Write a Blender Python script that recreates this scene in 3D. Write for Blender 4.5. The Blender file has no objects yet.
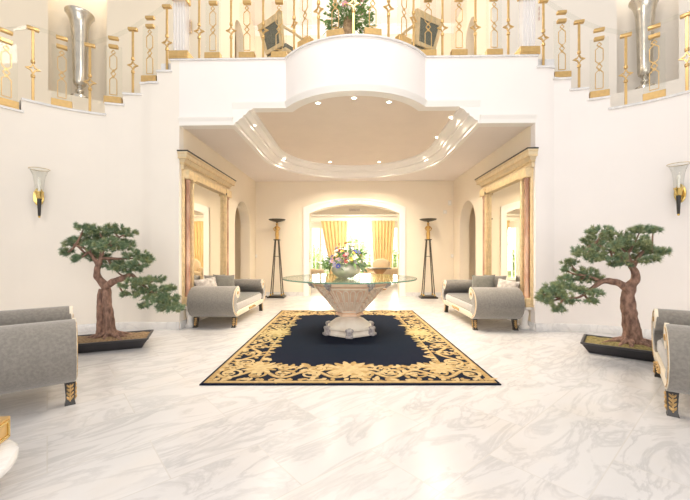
import bpy, bmesh, math, random
from mathutils import Vector, Matrix, noise
R = math.radians
PI = math.pi
random.seed(7)
SC = bpy.context.scene
COL = SC.collection

# ------------------------------------------------------------------ camera
cam_d = bpy.data.cameras.new('camera')
cam_d.lens = 18.0
cam_d.sensor_width = 36.0
cam_d.shift_y = 4.0 / 690.0
cam_d.clip_start = 0.05
cam = bpy.data.objects.new('camera', cam_d)
cam.location = (0, 0, 1.2)
YAW = R(1.2)
cam.rotation_euler = (R(90), 0, YAW)
COL.objects.link(cam)
SC.camera = cam

# ------------------------------------------------------------------ world, lights, exposure
W = bpy.data.worlds.new('world')
SC.world = W
W.use_nodes = True
_bg = W.node_tree.nodes['Background']
_bg.inputs[0].default_value = (1.0, 0.965, 0.935, 1)
# an even sky, with brightness added towards the garden to whiten its windows
_tc = W.node_tree.nodes.new('ShaderNodeTexCoord')
_sx = W.node_tree.nodes.new('ShaderNodeSeparateXYZ')
_mr = W.node_tree.nodes.new('ShaderNodeMapRange')
_mr.interpolation_type = 'SMOOTHSTEP'
_mr.inputs['From Min'].default_value = 0.70
_mr.inputs['From Max'].default_value = 0.97
_mr.inputs['To Min'].default_value = 0.50
_mr.inputs['To Max'].default_value = 1.6
W.node_tree.links.new(_tc.outputs['Generated'], _sx.inputs[0])
W.node_tree.links.new(_sx.outputs['Y'], _mr.inputs['Value'])
W.node_tree.links.new(_mr.outputs[0], _bg.inputs[1])
SC.view_settings.view_transform = 'Standard'
SC.view_settings.look = 'None'
SC.view_settings.exposure = 0.37
SC.view_settings.gamma = 1.0
SC.view_settings.use_curve_mapping = False
SC.cycles.max_bounces = 10
SC.cycles.diffuse_bounces = 6
SC.cycles.glossy_bounces = 5
SC.cycles.transparent_max_bounces = 24
SC.cycles.caustics_reflective = False
SC.cycles.caustics_refractive = False
SC.cycles.use_denoising = True
SC.cycles.sample_clamp_indirect = 6.0


def area(name, loc, rot, sx, sy, power, col):
    d = bpy.data.lights.new(name, 'AREA')
    d.shape = 'RECTANGLE'
    d.size = sx
    d.size_y = sy
    d.energy = power
    d.color = col
    o = bpy.data.objects.new(name, d)
    o.location = loc
    o.rotation_euler = rot
    COL.objects.link(o)
    return o


# daylight entering the garden room through its windows
area('garden_daylight', (0.3, 16.9, 1.7), (R(-90), 0, 0), 4.6, 2.6, 430, (1.0, 0.93, 0.80))
# added fill from behind the viewer, lifting the front and recess walls
area('front_fill', (0.0, -2.2, 3.0), (R(82), 0, 0), 7.0, 4.5, 220, (1.0, 0.955, 0.92))
# extra lamp added above the shrubs to brighten the garden
area('garden_fill', (0.3, 18.0, 7.5), (R(30), 0, 0), 8, 4, 2500, (1.0, 0.98, 0.92))
# unseen fill lamp added to brighten the dim upper gallery
gd = bpy.data.lights.new('gallery_fill', 'POINT')
gd.energy = 90
gd.color = (1.0, 0.92, 0.82)
gd.shadow_soft_size = 0.35
go = bpy.data.objects.new('gallery_fill', gd)
go.location = (0.05, 8.2, 6.6)
COL.objects.link(go)
for nm, loc, en, rad, col in (('hall_fill', (0.1, 2.6, 6.6), 210, 0.6, (1.0, 0.93, 0.84)), ('garden_room_fill', (0.2, 14.2, 2.3), 100, 0.3, (1.0, 0.88, 0.68))):  # added unseen lamps that lift the upper walls and the garden room
    gd = bpy.data.lights.new(nm, 'POINT')
    gd.energy = en
    gd.color = col
    gd.shadow_soft_size = rad
    go = bpy.data.objects.new(nm, gd)
    go.location = loc
    COL.objects.link(go)

# ------------------------------------------------------------------ materials
MATS = {}


def new_mat(name):
    m = bpy.data.materials.new(name)
    m.use_nodes = True
    MATS[name] = m
    nt = m.node_tree
    return m, nt, nt.nodes['Principled BSDF']


def pmat(name, col, rough=0.5, metal=0.0, var=0.0, scale=8.0, bump=0.0, bscale=60.0, sheen=0.0, col2=None, spec=0.5, coat=0.0, detail=4.0, stretch=None):
    m, nt, b = new_mat(name)
    b.inputs['Base Color'].default_value = (*col, 1)
    b.inputs['Roughness'].default_value = rough
    b.inputs['Metallic'].default_value = metal
    b.inputs['Specular IOR Level'].default_value = spec
    b.inputs['Coat Weight'].default_value = coat
    b.inputs['Sheen Weight'].default_value = sheen
    tc = nt.nodes.new('ShaderNodeTexCoord')
    mp = nt.nodes.new('ShaderNodeMapping')
    if stretch:
        mp.inputs['Scale'].default_value = stretch
    nt.links.new(tc.outputs['Object'], mp.inputs[0])
    if var or col2:
        n = nt.nodes.new('ShaderNodeTexNoise')
        n.inputs['Scale'].default_value = scale
        n.inputs['Detail'].default_value = detail
        nt.links.new(mp.outputs[0], n.inputs['Vector'])
        r = nt.nodes.new('ShaderNodeValToRGB')
        c2 = col2 if col2 else tuple(max(0, c * (1 - var)) for c in col)
        r.color_ramp.elements[0].position = 0.35
        r.color_ramp.elements[1].position = 0.65
        r.color_ramp.elements[0].color = (*c2, 1)
        r.color_ramp.elements[1].color = (*col, 1)
        nt.links.new(n.outputs[0], r.inputs[0])
        nt.links.new(r.outputs[0], b.inputs['Base Color'])
    if bump:
        n2 = nt.nodes.new('ShaderNodeTexNoise')
        n2.inputs['Scale'].default_value = bscale
        n2.inputs['Detail'].default_value = 3
        nt.links.new(mp.outputs[0], n2.inputs['Vector'])
        bp = nt.nodes.new('ShaderNodeBump')
        bp.inputs['Strength'].default_value = bump
        bp.inputs['Distance'].default_value = 0.01
        nt.links.new(n2.outputs[0], bp.inputs['Height'])
        nt.links.new(bp.outputs[0], b.inputs['Normal'])
    return m


def thin_glass(name, tint, ior=1.45, rough=0.02):
    m = bpy.data.materials.new(name)
    m.use_nodes = True
    nt = m.node_tree
    nt.nodes.clear()
    out = nt.nodes.new('ShaderNodeOutputMaterial')
    mix = nt.nodes.new('ShaderNodeMixShader')
    lw = nt.nodes.new('ShaderNodeLayerWeight')
    lw.inputs[0].default_value = 0.5
    pw = nt.nodes.new('ShaderNodeMath')
    pw.operation = 'POWER'
    pw.inputs[1].default_value = 4.0
    nt.links.new(lw.outputs['Facing'], pw.inputs[0])
    fr = nt.nodes.new('ShaderNodeMath')
    fr.operation = 'MULTIPLY_ADD'
    r0 = ((ior - 1) / (ior + 1)) ** 2
    fr.inputs[1].default_value = 0.75
    fr.inputs[2].default_value = r0
    nt.links.new(pw.outputs[0], fr.inputs[0])
    tr = nt.nodes.new('ShaderNodeBsdfTransparent')
    tr.inputs[0].default_value = (*tint, 1)
    gl = nt.nodes.new('ShaderNodeBsdfGlossy')
    gl.inputs['Roughness'].default_value = rough
    nt.links.new(fr.outputs[0], mix.inputs[0])
    nt.links.new(tr.outputs[0], mix.inputs[1])
    nt.links.new(gl.outputs[0], mix.inputs[2])
    nt.links.new(mix.outputs[0], out.inputs[0])
    MATS[name] = m
    return m


def emit(name, col, s):
    m = bpy.data.materials.new(name)
    m.use_nodes = True
    nt = m.node_tree
    nt.nodes.clear()
    out = nt.nodes.new('ShaderNodeOutputMaterial')
    e = nt.nodes.new('ShaderNodeEmission')
    e.inputs[0].default_value = (*col, 1)
    e.inputs[1].default_value = s
    nt.links.new(e.outputs[0], out.inputs[0])
    MATS[name] = m
    return m


def marble(name, tiles=False, base=(0.62, 0.615, 0.625), vein=(0.34, 0.34, 0.365), warm=(0.63, 0.56, 0.48), rough=0.23, scale=1.0):
    m, nt, b = new_mat(name)
    L = nt.links.new
    N = nt.nodes.new
    tc = N('ShaderNodeTexCoord')
    mp = N('ShaderNodeMapping')
    mp.inputs['Rotation'].default_value = (0, 0, R(-42))
    mp.inputs['Scale'].default_value = (scale, scale, scale)
    L(tc.outputs['Object'], mp.inputs[0])
    vec = mp.outputs[0]
    if tiles:
        br = N('ShaderNodeTexBrick')
        br.offset = 0.5
        br.inputs['Color1'].default_value = (0, 0, 0, 1)
        br.inputs['Color2'].default_value = (1, 1, 1, 1)
        br.inputs['Mortar'].default_value = (0.5, 0.5, 0.5, 1)
        br.inputs['Scale'].default_value = 1.0
        br.inputs['Mortar Size'].default_value = 0.0035
        br.inputs['Mortar Smooth'].default_value = 0.2
        br.inputs['Brick Width'].default_value = 1.0
        br.inputs['Row Height'].default_value = 0.5
        L(vec, br.inputs['Vector'])
        off = N('ShaderNodeVectorMath')
        off.operation = 'MULTIPLY_ADD'
        L(br.outputs['Color'], off.inputs[0])
        off.inputs[1].default_value = (13.7, 7.3, 5.1)
        L(vec, off.inputs[2])
        vec = off.outputs[0]
    st = N('ShaderNodeMapping')
    st.inputs['Rotation'].default_value = (0, 0, R(24))
    st.inputs['Scale'].default_value = (0.9, 2.6, 1.5)
    L(vec, st.inputs[0])
    n1 = N('ShaderNodeTexNoise')
    n1.inputs['Scale'].default_value = 1.5
    n1.inputs['Detail'].default_value = 9
    n1.inputs['Roughness'].default_value = 0.62
    n1.inputs['Distortion'].default_value = 1.2
    L(st.outputs[0], n1.inputs['Vector'])
    r1 = N('ShaderNodeValToRGB')      # thin veins where the noise crosses its middle
    e = r1.color_ramp.elements
    e[0].position = 0.44
    e[0].color = (0, 0, 0, 1)
    e[1].position = 0.56
    e[1].color = (0, 0, 0, 1)
    x = r1.color_ramp.elements.new(0.495)
    x.color = (1, 1, 1, 1)
    L(n1.outputs[0], r1.inputs[0])
    n2 = N('ShaderNodeTexNoise')
    n2.inputs['Scale'].default_value = 0.9
    n2.inputs['Detail'].default_value = 6
    n2.inputs['Distortion'].default_value = 0.6
    L(st.outputs[0], n2.inputs['Vector'])
    r2 = N('ShaderNodeValToRGB')
    r2.color_ramp.elements[0].position = 0.42
    r2.color_ramp.elements[1].position = 0.72
    L(n2.outputs[0], r2.inputs[0])
    n3 = N('ShaderNodeTexNoise')
    n3.inputs['Scale'].default_value = 2.3
    n3.inputs['Detail'].default_value = 5
    L(vec, n3.inputs['Vector'])
    r3 = N('ShaderNodeValToRGB')
    r3.color_ramp.elements[0].position = 0.50
    r3.color_ramp.elements[1].position = 0.75
    L(n3.outputs[0], r3.inputs[0])

    def mix(fac, a, bb, k):
        mul = N('ShaderNodeMath')
        mul.operation = 'MULTIPLY'
        L(fac, mul.inputs[0])
        mul.inputs[1].default_value = k
        mx = N('ShaderNodeMix')
        mx.data_type = 'RGBA'
        L(mul.outputs[0], mx.inputs[0])
        if isinstance(a, tuple):
            mx.inputs[6].default_value = (*a, 1)
        else:
            L(a, mx.inputs[6])
        mx.inputs[7].default_value = (*bb, 1)
        return mx.outputs[2]
    c = mix(r3.outputs[0], base, warm, 0.26)
    c = mix(r2.outputs[0], c, vein, 0.16)
    # veins only inside the cloudy zones
    vm = N('ShaderNodeMath')
    vm.operation = 'MULTIPLY'
    L(r1.outputs[0], vm.inputs[0])
    L(n2.outputs[0], vm.inputs[1])
    c = mix(vm.outputs[0], c, (vein[0] * .7, vein[1] * .7, vein[2] * .72), 0.50)
    if tiles:
        c = mix(br.outputs['Fac'], c, (0.52, 0.50, 0.47), 0.55)
    L(c, b.inputs['Base Color'])
    b.inputs['Roughness'].default_value = rough
    return m


WALL = pmat('wall_plaster', (0.875, 0.82, 0.745), 0.75, var=0.02, scale=2.0)
WALLW = pmat('white_plaster', (0.90, 0.855, 0.825), 0.75, var=0.015, scale=2.0)
WALL_LIT = pmat('warm_lit_plaster', (0.87, 0.78, 0.635), 0.75, var=0.02, scale=2.0)  # warm tint of the recess light put into the plaster colour
CEIL = pmat('ceiling_paint', (0.85, 0.785, 0.745), 0.8, var=0.015, scale=2.0)
CEILB = pmat('beige_ceiling_paint', (0.80, 0.70, 0.605), 0.8, var=0.03, scale=3)
TRIM = pmat('white_trim', (0.90, 0.875, 0.84), 0.55)
FLOOR = marble('floor_marble', True)
MARB = marble('marble_edge', False, rough=0.2, scale=1.0, base=(0.80, 0.79, 0.78), vein=(0.60, 0.59, 0.60))
GOLD = pmat('polished_gold', (0.74, 0.49, 0.20), 0.32, metal=0.55, var=0.12, scale=20)
GILTC = pmat('pale_gilt_wood', (0.80, 0.66, 0.44), 0.45, metal=0.1, var=0.12, scale=14)
GOLDL = pmat('gilt_wood', (0.80, 0.62, 0.36), 0.45, metal=0.15, var=0.18, scale=14, bump=0.15)
BRASS = pmat('brass', (0.72, 0.52, 0.18), 0.25, metal=0.9)
ORN = pmat('gilt_ornament', (0.72, 0.47, 0.20), 0.4, metal=0.5, var=0.5, scale=40, bump=0.5)
ORNG = pmat('gilt_bronze', (0.62, 0.38, 0.12), 0.35, metal=0.6)
BLACK = pmat('black_lacquer', (0.025, 0.022, 0.02), 0.35)
BRONZE = pmat('dark_bronze', (0.10, 0.085, 0.06), 0.4, metal=0.5, var=0.3, scale=12)
VELVET = pmat('grey_velvet', (0.225, 0.208, 0.185), 0.85, var=0.24, scale=48, bump=0.25, bscale=220, sheen=0.5, detail=8)
VELVETD = pmat('dark_grey_velvet', (0.15, 0.145, 0.125), 0.85, var=0.25, scale=22, bump=0.2, bscale=220, sheen=0.5, detail=8)
SILVERF = pmat('silver_fabric', (0.43, 0.415, 0.405), 0.7, var=0.12, scale=30, sheen=0.4)
CREAMW = pmat('cream_lacquer', (0.80, 0.72, 0.58), 0.4, var=0.1, scale=10)
MIRROR = pmat('mirror_silver', (0.90, 0.88, 0.80), 0.015, metal=1.0)
PINKM = pmat('pink_marble', (0.62, 0.40, 0.28), 0.25, col2=(0.40, 0.21, 0.14), scale=9, detail=8, stretch=(1, 1, 0.35))
SILVER = pmat('aged_silver', (0.74, 0.69, 0.60), 0.26, metal=0.8, var=0.2, scale=5)
def frosted(name, col, k):
    m = bpy.data.materials.new(name)
    m.use_nodes = True
    nt = m.node_tree
    b = nt.nodes['Principled BSDF']
    b.inputs['Base Color'].default_value = (*col, 1)
    b.inputs['Roughness'].default_value = 0.3
    b.inputs['Alpha'].default_value = k
    return m


FROST = frosted('frosted_acrylic', (0.86, 0.85, 0.86), 0.35)
PEARL = pmat('pearl_silver', (0.66, 0.62, 0.54), 0.3, metal=0.3, col2=(0.42, 0.46, 0.34), scale=5)
WICK = pmat('brown_vase', (0.46, 0.31, 0.17), 0.6, col2=(0.26, 0.16, 0.08), scale=30)
ACRYL = thin_glass('clear_acrylic', (0.97, 0.975, 0.965), 1.25)
GLASS = thin_glass('clear_glass', (0.97, 0.975, 0.97), 1.4)
TGLASS = thin_glass('table_glass', (0.86, 0.95, 0.91), 1.5)
TEDGE = pmat('glass_edge', (0.16, 0.30, 0.22), 0.1, spec=0.8)
STONE = pmat('pale_carved_stone', (0.88, 0.80, 0.70), 0.6, col2=(0.76, 0.66, 0.56), scale=6, bump=0.3, bscale=60)
STONEM = pmat('cream_peach_carved_stone', (0.92, 0.81, 0.69), 0.6, col2=(0.82, 0.67, 0.53), scale=7)
STONEP = pmat('peach_carved_stone', (0.88, 0.65, 0.48), 0.6, col2=(0.80, 0.53, 0.37), scale=7, bump=0.3, bscale=60)
STONEG = pmat('grey_veined_stone', (0.62, 0.56, 0.53), 0.55, col2=(0.30, 0.26, 0.27), scale=30, bump=0.3, bscale=90)
BARK = pmat('brown_bark', (0.36, 0.215, 0.155), 0.85, col2=(0.14, 0.08, 0.06), scale=26, bump=0.9, bscale=45, detail=8, stretch=(1, 1, 0.5))
NEEDLE = pmat('pine_needles', (0.29, 0.38, 0.22), 0.6, col2=(0.11, 0.19, 0.11), scale=30)
NEEDLE2 = pmat('olive_pine_needles', (0.36, 0.40, 0.20), 0.6, col2=(0.15, 0.20, 0.09), scale=30)
SOILB = pmat('brown_moss', (0.36, 0.25, 0.14), 0.95, col2=(0.20, 0.13, 0.07), scale=40, bump=1.0, bscale=80)
SOILG = pmat('olive_moss', (0.36, 0.29, 0.12), 0.95, col2=(0.18, 0.15, 0.05), scale=40, bump=1.0, bscale=80)
POT = pmat('dark_pot', (0.045, 0.042, 0.045), 0.45, var=0.3, scale=6)
NAVY = pmat('navy_pile', (0.008, 0.011, 0.022), 0.95, col2=(0.012, 0.015, 0.028), scale=60, bump=0.3, bscale=300, spec=0.05)
RUGG = pmat('gold_pile', (0.40, 0.265, 0.10), 0.95, var=0.3, scale=30, bump=0.3, bscale=300)
RUGL = pmat('pale_gold_pile', (0.52, 0.385, 0.19), 0.95, var=0.25, scale=30, bump=0.3, bscale=300)
CURT = pmat('yellow_curtain', (0.84, 0.66, 0.35), 0.8, var=0.08, scale=5, sheen=0.3)
_nt = CURT.node_tree
_tl = _nt.nodes.new('ShaderNodeBsdfTranslucent')
_tl.inputs[0].default_value = (0.88, 0.68, 0.36, 1)
_mx = _nt.nodes.new('ShaderNodeMixShader')
_mx.inputs[0].default_value = 0.15
_nt.links.new(_nt.nodes['Principled BSDF'].outputs[0], _mx.inputs[1])
_nt.links.new(_tl.outputs[0], _mx.inputs[2])
_nt.links.new(_mx.outputs[0], _nt.nodes['Material Output'].inputs[0])
LEAF = pmat('leaf_green', (0.24, 0.38, 0.11), 0.6, col2=(0.10, 0.22, 0.06), scale=12)
LEAFD = pmat('grey_green_leaf', (0.34, 0.42, 0.28), 0.6, col2=(0.18, 0.27, 0.16), scale=12)
F_WHITE = pmat('white_petal', (0.85, 0.82, 0.74), 0.6)
F_YEL = pmat('yellow_petal', (0.85, 0.62, 0.08), 0.6)
F_BLUE = pmat('blue_petal', (0.10, 0.12, 0.55), 0.6)
F_LILAC = pmat('lilac_petal', (0.50, 0.42, 0.62), 0.6)
F_PINK = pmat('pink_petal', (0.72, 0.36, 0.40), 0.6)
F_RED = pmat('dark_red_petal', (0.35, 0.05, 0.07), 0.6)
BEIGE = pmat('beige_upholstery', (0.72, 0.58, 0.42), 0.8, var=0.1, scale=6)
WOOD = pmat('honey_wood', (0.50, 0.27, 0.11), 0.4, var=0.3, scale=6)
GREENF = pmat('grey_green_fabric', (0.20, 0.20, 0.155), 0.8, var=0.3, scale=40)
LAMP = emit('downlight_glow', (1.0, 0.84, 0.60), 14.0)
HEDGE = pmat('hedge_leaf', (0.42, 0.52, 0.22), 0.8, col2=(0.28, 0.40, 0.14), scale=4)
LAWN = pmat('garden_lawn', (0.30, 0.40, 0.14), 0.9, var=0.3, scale=3)
PLAST = pmat('white_plastic', (0.80, 0.77, 0.70), 0.4)
CRYST = pmat('pink_crystal', (0.72, 0.55, 0.48), 0.2, var=0.2, scale=20)


# ------------------------------------------------------------------ mesh helpers
class MB:
    def __init__(s):
        s.bm = bmesh.new()
        s.mi = 0

    def face(s, vs):
        try:
            f = s.bm.faces.new(vs)
            f.material_index = s.mi
            f.smooth = True
            return f
        except ValueError:
            return None

    def box(s, c, d, rz=0.0, bev=0.0, seg=2, rot=None):
        mt = Matrix.Translation(c) @ (rot.to_4x4() if rot else Matrix.Rotation(rz, 4, 'Z'))
        vs = [s.bm.verts.new(mt @ Vector((d[0] / 2 * x, d[1] / 2 * y, d[2] / 2 * z))) for x in (-1, 1) for y in (-1, 1) for z in (-1, 1)]
        fs = [s.face([vs[i] for i in q]) for q in ((0, 1, 3, 2), (4, 6, 7, 5), (0, 4, 5, 1), (2, 3, 7, 6), (0, 2, 6, 4), (1, 5, 7, 3))]
        if bev:
            es = list({e for f in fs for e in f.edges})
            r = bmesh.ops.bevel(s.bm, geom=es, offset=bev, segments=seg, profile=0.5, affect='EDGES')
            for f in r['faces']:
                f.material_index = s.mi
                f.smooth = True
        return s

    def prism(s, poly, z0, z1, mt=None, bev=0.0, seg=2):
        """poly: list of (a,b); extruded from z0 to z1 along the third axis; mt maps (a,b,c)."""
        mt = mt or Matrix.Identity(4)
        lo = [s.bm.verts.new(mt @ Vector((a, b, z0))) for a, b in poly]
        hi = [s.bm.verts.new(mt @ Vector((a, b, z1))) for a, b in poly]
        n = len(poly)
        f0 = s.face(lo[::-1])
        f1 = s.face(hi)
        for i in range(n):
            s.face([lo[i], lo[(i + 1) % n], hi[(i + 1) % n], hi[i]])
        if bev:
            es = list({e for f in (f0, f1) if f for e in f.edges})
            r = bmesh.ops.bevel(s.bm, geom=es, offset=bev, segments=seg, profile=0.5, affect='EDGES')
            for f in r['faces']:
                f.material_index = s.mi
                f.smooth = True
        return s

    def lathe(s, prof, c=(0, 0, 0), n=32, mt=None, phase=0.0):
        mt = mt or Matrix.Translation(c)
        rings = []
        for r, z in prof:
            if r < 1e-5:
                rings.append([s.bm.verts.new(mt @ Vector((0, 0, z)))])
            else:
                rings.append([s.bm.verts.new(mt @ Vector((r * math.cos(phase + 2 * PI * i / n), r * math.sin(phase + 2 * PI * i / n), z))) for i in range(n)])
        for a, b in zip(rings, rings[1:]):
            for i in range(n):
                j = (i + 1) % n
                if len(a) == 1 and len(b) == 1:
                    continue
                if len(a) == 1:
                    s.face([a[0], b[j], b[i]])
                elif len(b) == 1:
                    s.face([a[i], a[j], b[0]])
                else:
                    s.face([a[i], a[j], b[j], b[i]])
        return s

    def tube(s, pts, rad, n=8, cap=True, wob=0.0):
        pts = [Vector(p) for p in pts]
        rs = rad if isinstance(rad, (list, tuple)) else [rad] * len(pts)
        t0 = (pts[1] - pts[0]).normalized()
        u = t0.orthogonal().normalized()
        rings = []
        for i, p in enumerate(pts):
            if i == 0:
                t = t0
            elif i == len(pts) - 1:
                t = (pts[i] - pts[i - 1]).normalized()
            else:
                t = ((pts[i + 1] - pts[i]).normalized() + (pts[i] - pts[i - 1]).normalized())
                t = t.normalized() if t.length > 1e-6 else t0
            u = (u - t * u.dot(t))
            u = u.normalized() if u.length > 1e-6 else t.orthogonal().normalized()
            v = t.cross(u)
            ring = []
            for k in range(n):
                a = 2 * PI * k / n
                d = u * math.cos(a) + v * math.sin(a)
                rr = rs[i]
                if wob:
                    rr *= 1 + wob * noise.noise((p + d * 0.05) * 14)
                ring.append(s.bm.verts.new(p + d * rr))
            rings.append(ring)
        for a, b in zip(rings, rings[1:]):
            for i in range(n):
                j = (i + 1) % n
                s.face([a[i], a[j], b[j], b[i]])
        if cap:
            s.face(rings[0][::-1])
            s.face(rings[-1])
        return s

    def bar(s, a, b, w, d, up=Vector((0, 1, 0))):
        """square bar from a to b; d = thickness along 'up', w across."""
        a, b = Vector(a), Vector(b)
        t = (b - a).normalized()
        v = up - t * up.dot(t)
        v = v.normalized() if v.length > 1e-6 else t.orthogonal().normalized()
        u = t.cross(v)
        q = []
        for p in (a, b):
            q.append([s.bm.verts.new(p + u * (w / 2 * x) + v * (d / 2 * y)) for x, y in ((-1, -1), (1, -1), (1, 1), (-1, 1))])
        for i in range(4):
            j = (i + 1) % 4
            s.face([q[0][i], q[0][j], q[1][j], q[1][i]])
        s.face(q[0][::-1])
        s.face(q[1])
        return s

    def sweep(s, path, prof, closed=False, side=1):
        """sweep a closed profile [(out, z)] along an XY path; out is to the left (side=1) of the path."""
        P = [Vector((p[0], p[1])) for p in path]
        n = len(P)
        secs = []
        for i in range(n):
            if closed:
                a, b = P[i - 1], P[(i + 1) % n]
                d0, d1 = (P[i] - a).normalized(), (b - P[i]).normalized()
            else:
                d0 = (P[i] - P[i - 1]).normalized() if i else (P[1] - P[0]).normalized()
                d1 = (P[i + 1] - P[i]).normalized() if i < n - 1 else d0
            n0, n1 = Vector((-d0.y, d0.x)), Vector((-d1.y, d1.x))
            m = (n0 + n1)
            m = m.normalized() if m.length > 1e-6 else n0
            k = 1.0 / max(0.35, m.dot(n0))
            m = m * k * side
            secs.append([s.bm.verts.new((P[i].x + m.x * o, P[i].y + m.y * o, z)) for o, z in prof])
        q = len(prof)
        for i in range(n if closed else n - 1):
            a, b = secs[i], secs[(i + 1) % n]
            for j in range(q):
                k = (j + 1) % q
                s.face([a[j], b[j], b[k], a[k]])
        if not closed:
            s.face(secs[0])
            s.face(secs[-1][::-1])
        return s

    def ribbon(s, pts, ws, z):
        """flat ribbon in XY at height z."""
        P = [Vector(p) for p in pts]
        n = len(P)
        rows = []
        for i in range(n):
            t = P[min(i + 1, n - 1)] - P[max(i - 1, 0)]
            t = t.normalized() if t.length > 1e-9 else Vector((1, 0))
            nn = Vector((-t.y, t.x))
            w = ws[i] if isinstance(ws, (list, tuple)) else ws
            a = P[i] + nn * w / 2
            b = P[i] - nn * w / 2
            rows.append((s.bm.verts.new((a.x, a.y, z)), s.bm.verts.new((b.x, b.y, z))))
        for (a, b), (c, d) in zip(rows, rows[1:]):
            s.face([a, b, d, c])
        return s

    def grid(s, fn, nu, nv, closed_u=False):
        vs = [[s.bm.verts.new(fn(i / nu, j / nv)) for i in range(nu if closed_u else nu + 1)] for j in range(nv + 1)]
        m = nu if closed_u else nu + 1
        for j in range(nv):
            for i in range(nu):
                k = (i + 1) % m
                s.face([vs[j][i], vs[j][k], vs[j + 1][k], vs[j + 1][i]])
        return s

    def build(s, name, mat, parent=None, flat=False, recalc=True, angle=38):
        if recalc:
            bmesh.ops.recalc_face_normals(s.bm, faces=s.bm.faces)
        if flat:
            for f in s.bm.faces:
                f.smooth = False
        me = bpy.data.meshes.new(name)
        s.bm.to_mesh(me)
        s.bm.free()
        for m in (mat if isinstance(mat, (list, tuple)) else [mat]):
            me.materials.append(m)
        if not flat:
            me.set_sharp_from_angle(angle=R(angle))
        o = bpy.data.objects.new(name, me)
        COL.objects.link(o)
        if parent:
            o.parent = parent
        return o


def tag(o, label=None, cat=None, group=None, kind=None):
    if label:
        o['label'] = label
    if cat:
        o['category'] = cat
    if group:
        o['group'] = group
    if kind:
        o['kind'] = kind
    return o


def empty(name, loc=(0, 0, 0), rz=0.0, label=None, cat=None, group=None):
    o = bpy.data.objects.new(name, None)
    o.empty_display_size = 0.1
    o.location = loc
    o.rotation_euler = (0, 0, rz)
    COL.objects.link(o)
    return tag(o, label, cat, group)


def copy_tree(o, parent=None):
    c = o.copy()
    COL.objects.link(c)
    if parent:
        c.parent = parent
        c.matrix_parent_inverse = o.matrix_parent_inverse.copy()
    for ch in list(o.children):
        copy_tree(ch, c)
    return c


def struct(name, mb, mat, **k):
    return tag(mb.build(name, mat, **k), kind='structure')


PXC, PYC, F, CH = 345.0, 254.0, 345.0, 1.2


def at(px, py, Y):
    """the point at distance Y into the hall that the photograph shows at (px, py)."""
    x = (px - PXC) / F
    dx, dy = x * math.cos(YAW) - math.sin(YAW), x * math.sin(YAW) + math.cos(YAW)
    d = Y / dy
    return Vector((dx * d, Y, CH + (PYC - py) / F * d))


def floor_at(px, py, z=0.0):
    d = F * (CH - z) / (py - PYC)
    x = (px - PXC) / F
    return Vector(((x * math.cos(YAW) - math.sin(YAW)) * d, (x * math.sin(YAW) + math.cos(YAW)) * d, z))


def px_of(x, y):
    return PXC + F * math.tan(math.atan2(x, y) + YAW)


# ------------------------------------------------------------------ plan of the hall
XC = 0.05
XL, XR = -2.76, 2.86
YF, YB = 5.45, 9.8
ZB, ZLOW, ZHIGH = 4.31, 3.27, 3.53
# stair walls: straight piece then an arc towards the viewer
PLAN = {-1: dict(uc=3.35, yc=3.72, r=1.75), 1: dict(uc=3.10, yc=3.72, r=1.75)}
OFF = 1.65


def wall_pt(side, s, off=0.0):
    """point on the stair wall, arc length s from the recess corner; off = distance outwards (away from the hall)."""
    p = PLAN[side]
    l0 = p['uc'] - 2.81
    r = p['r']
    if s <= l0:
        u, y = 2.81 + s, YF + off
        nu, ny = 0.0, 1.0
    else:
        th = (s - l0) / r
        if th <= PI / 2:
            u, y = p['uc'] + (r + off) * math.sin(th), p['yc'] + (r + off) * math.cos(th)
            nu, ny = math.sin(th), math.cos(th)
        else:
            u, y = p['uc'] + r + off, p['yc'] - (s - l0 - r * PI / 2)
            nu, ny = 1.0, 0.0
    return Vector((XC + side * u, y)), Vector((side * nu, ny))


def s_of_u(side, u):
    p = PLAN[side]
    l0 = p['uc'] - 2.81
    if u <= p['uc']:
        return u - 2.81
    return l0 + p['r'] * math.asin(min(1, (u - p['uc']) / p['r']))


def s_of_px(side, px, off=0.0):
    best = None
    for i in range(0, 900):
        s = i * 0.005
        q, _ = wall_pt(side, s, off)
        e = abs(px_of(q.x, q.y) - px) if q.y > 0.3 else 1e9
        if best is None or e < best[0]:
            best = (e, s)
    return best[1]


RISER = 0.18
STEPS = {}
for sd, pxs, land in ((-1, (171, 157, 140.5, 123, 105), 21), (1, (538, 554, 571, 589, 610), 706)):
    ss = [s_of_px(sd, p) for p in pxs] + [s_of_px(sd, land)]
    for k in range(9):
        ss.append(ss[-1] + 0.29)
    STEPS[sd] = ss


def tread_z(side, s):
    k = sum(1 for q in STEPS[side] if s >= q - 1e-6)
    return ZB - RISER * k


# ------------------------------------------------------------------ floor, walls, ceilings
m = MB()
m.grid(lambda a, b: (-9 + 18 * a, -5 + 26 * b, 0.0), 2, 2)
struct('floor', m, FLOOR)

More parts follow.
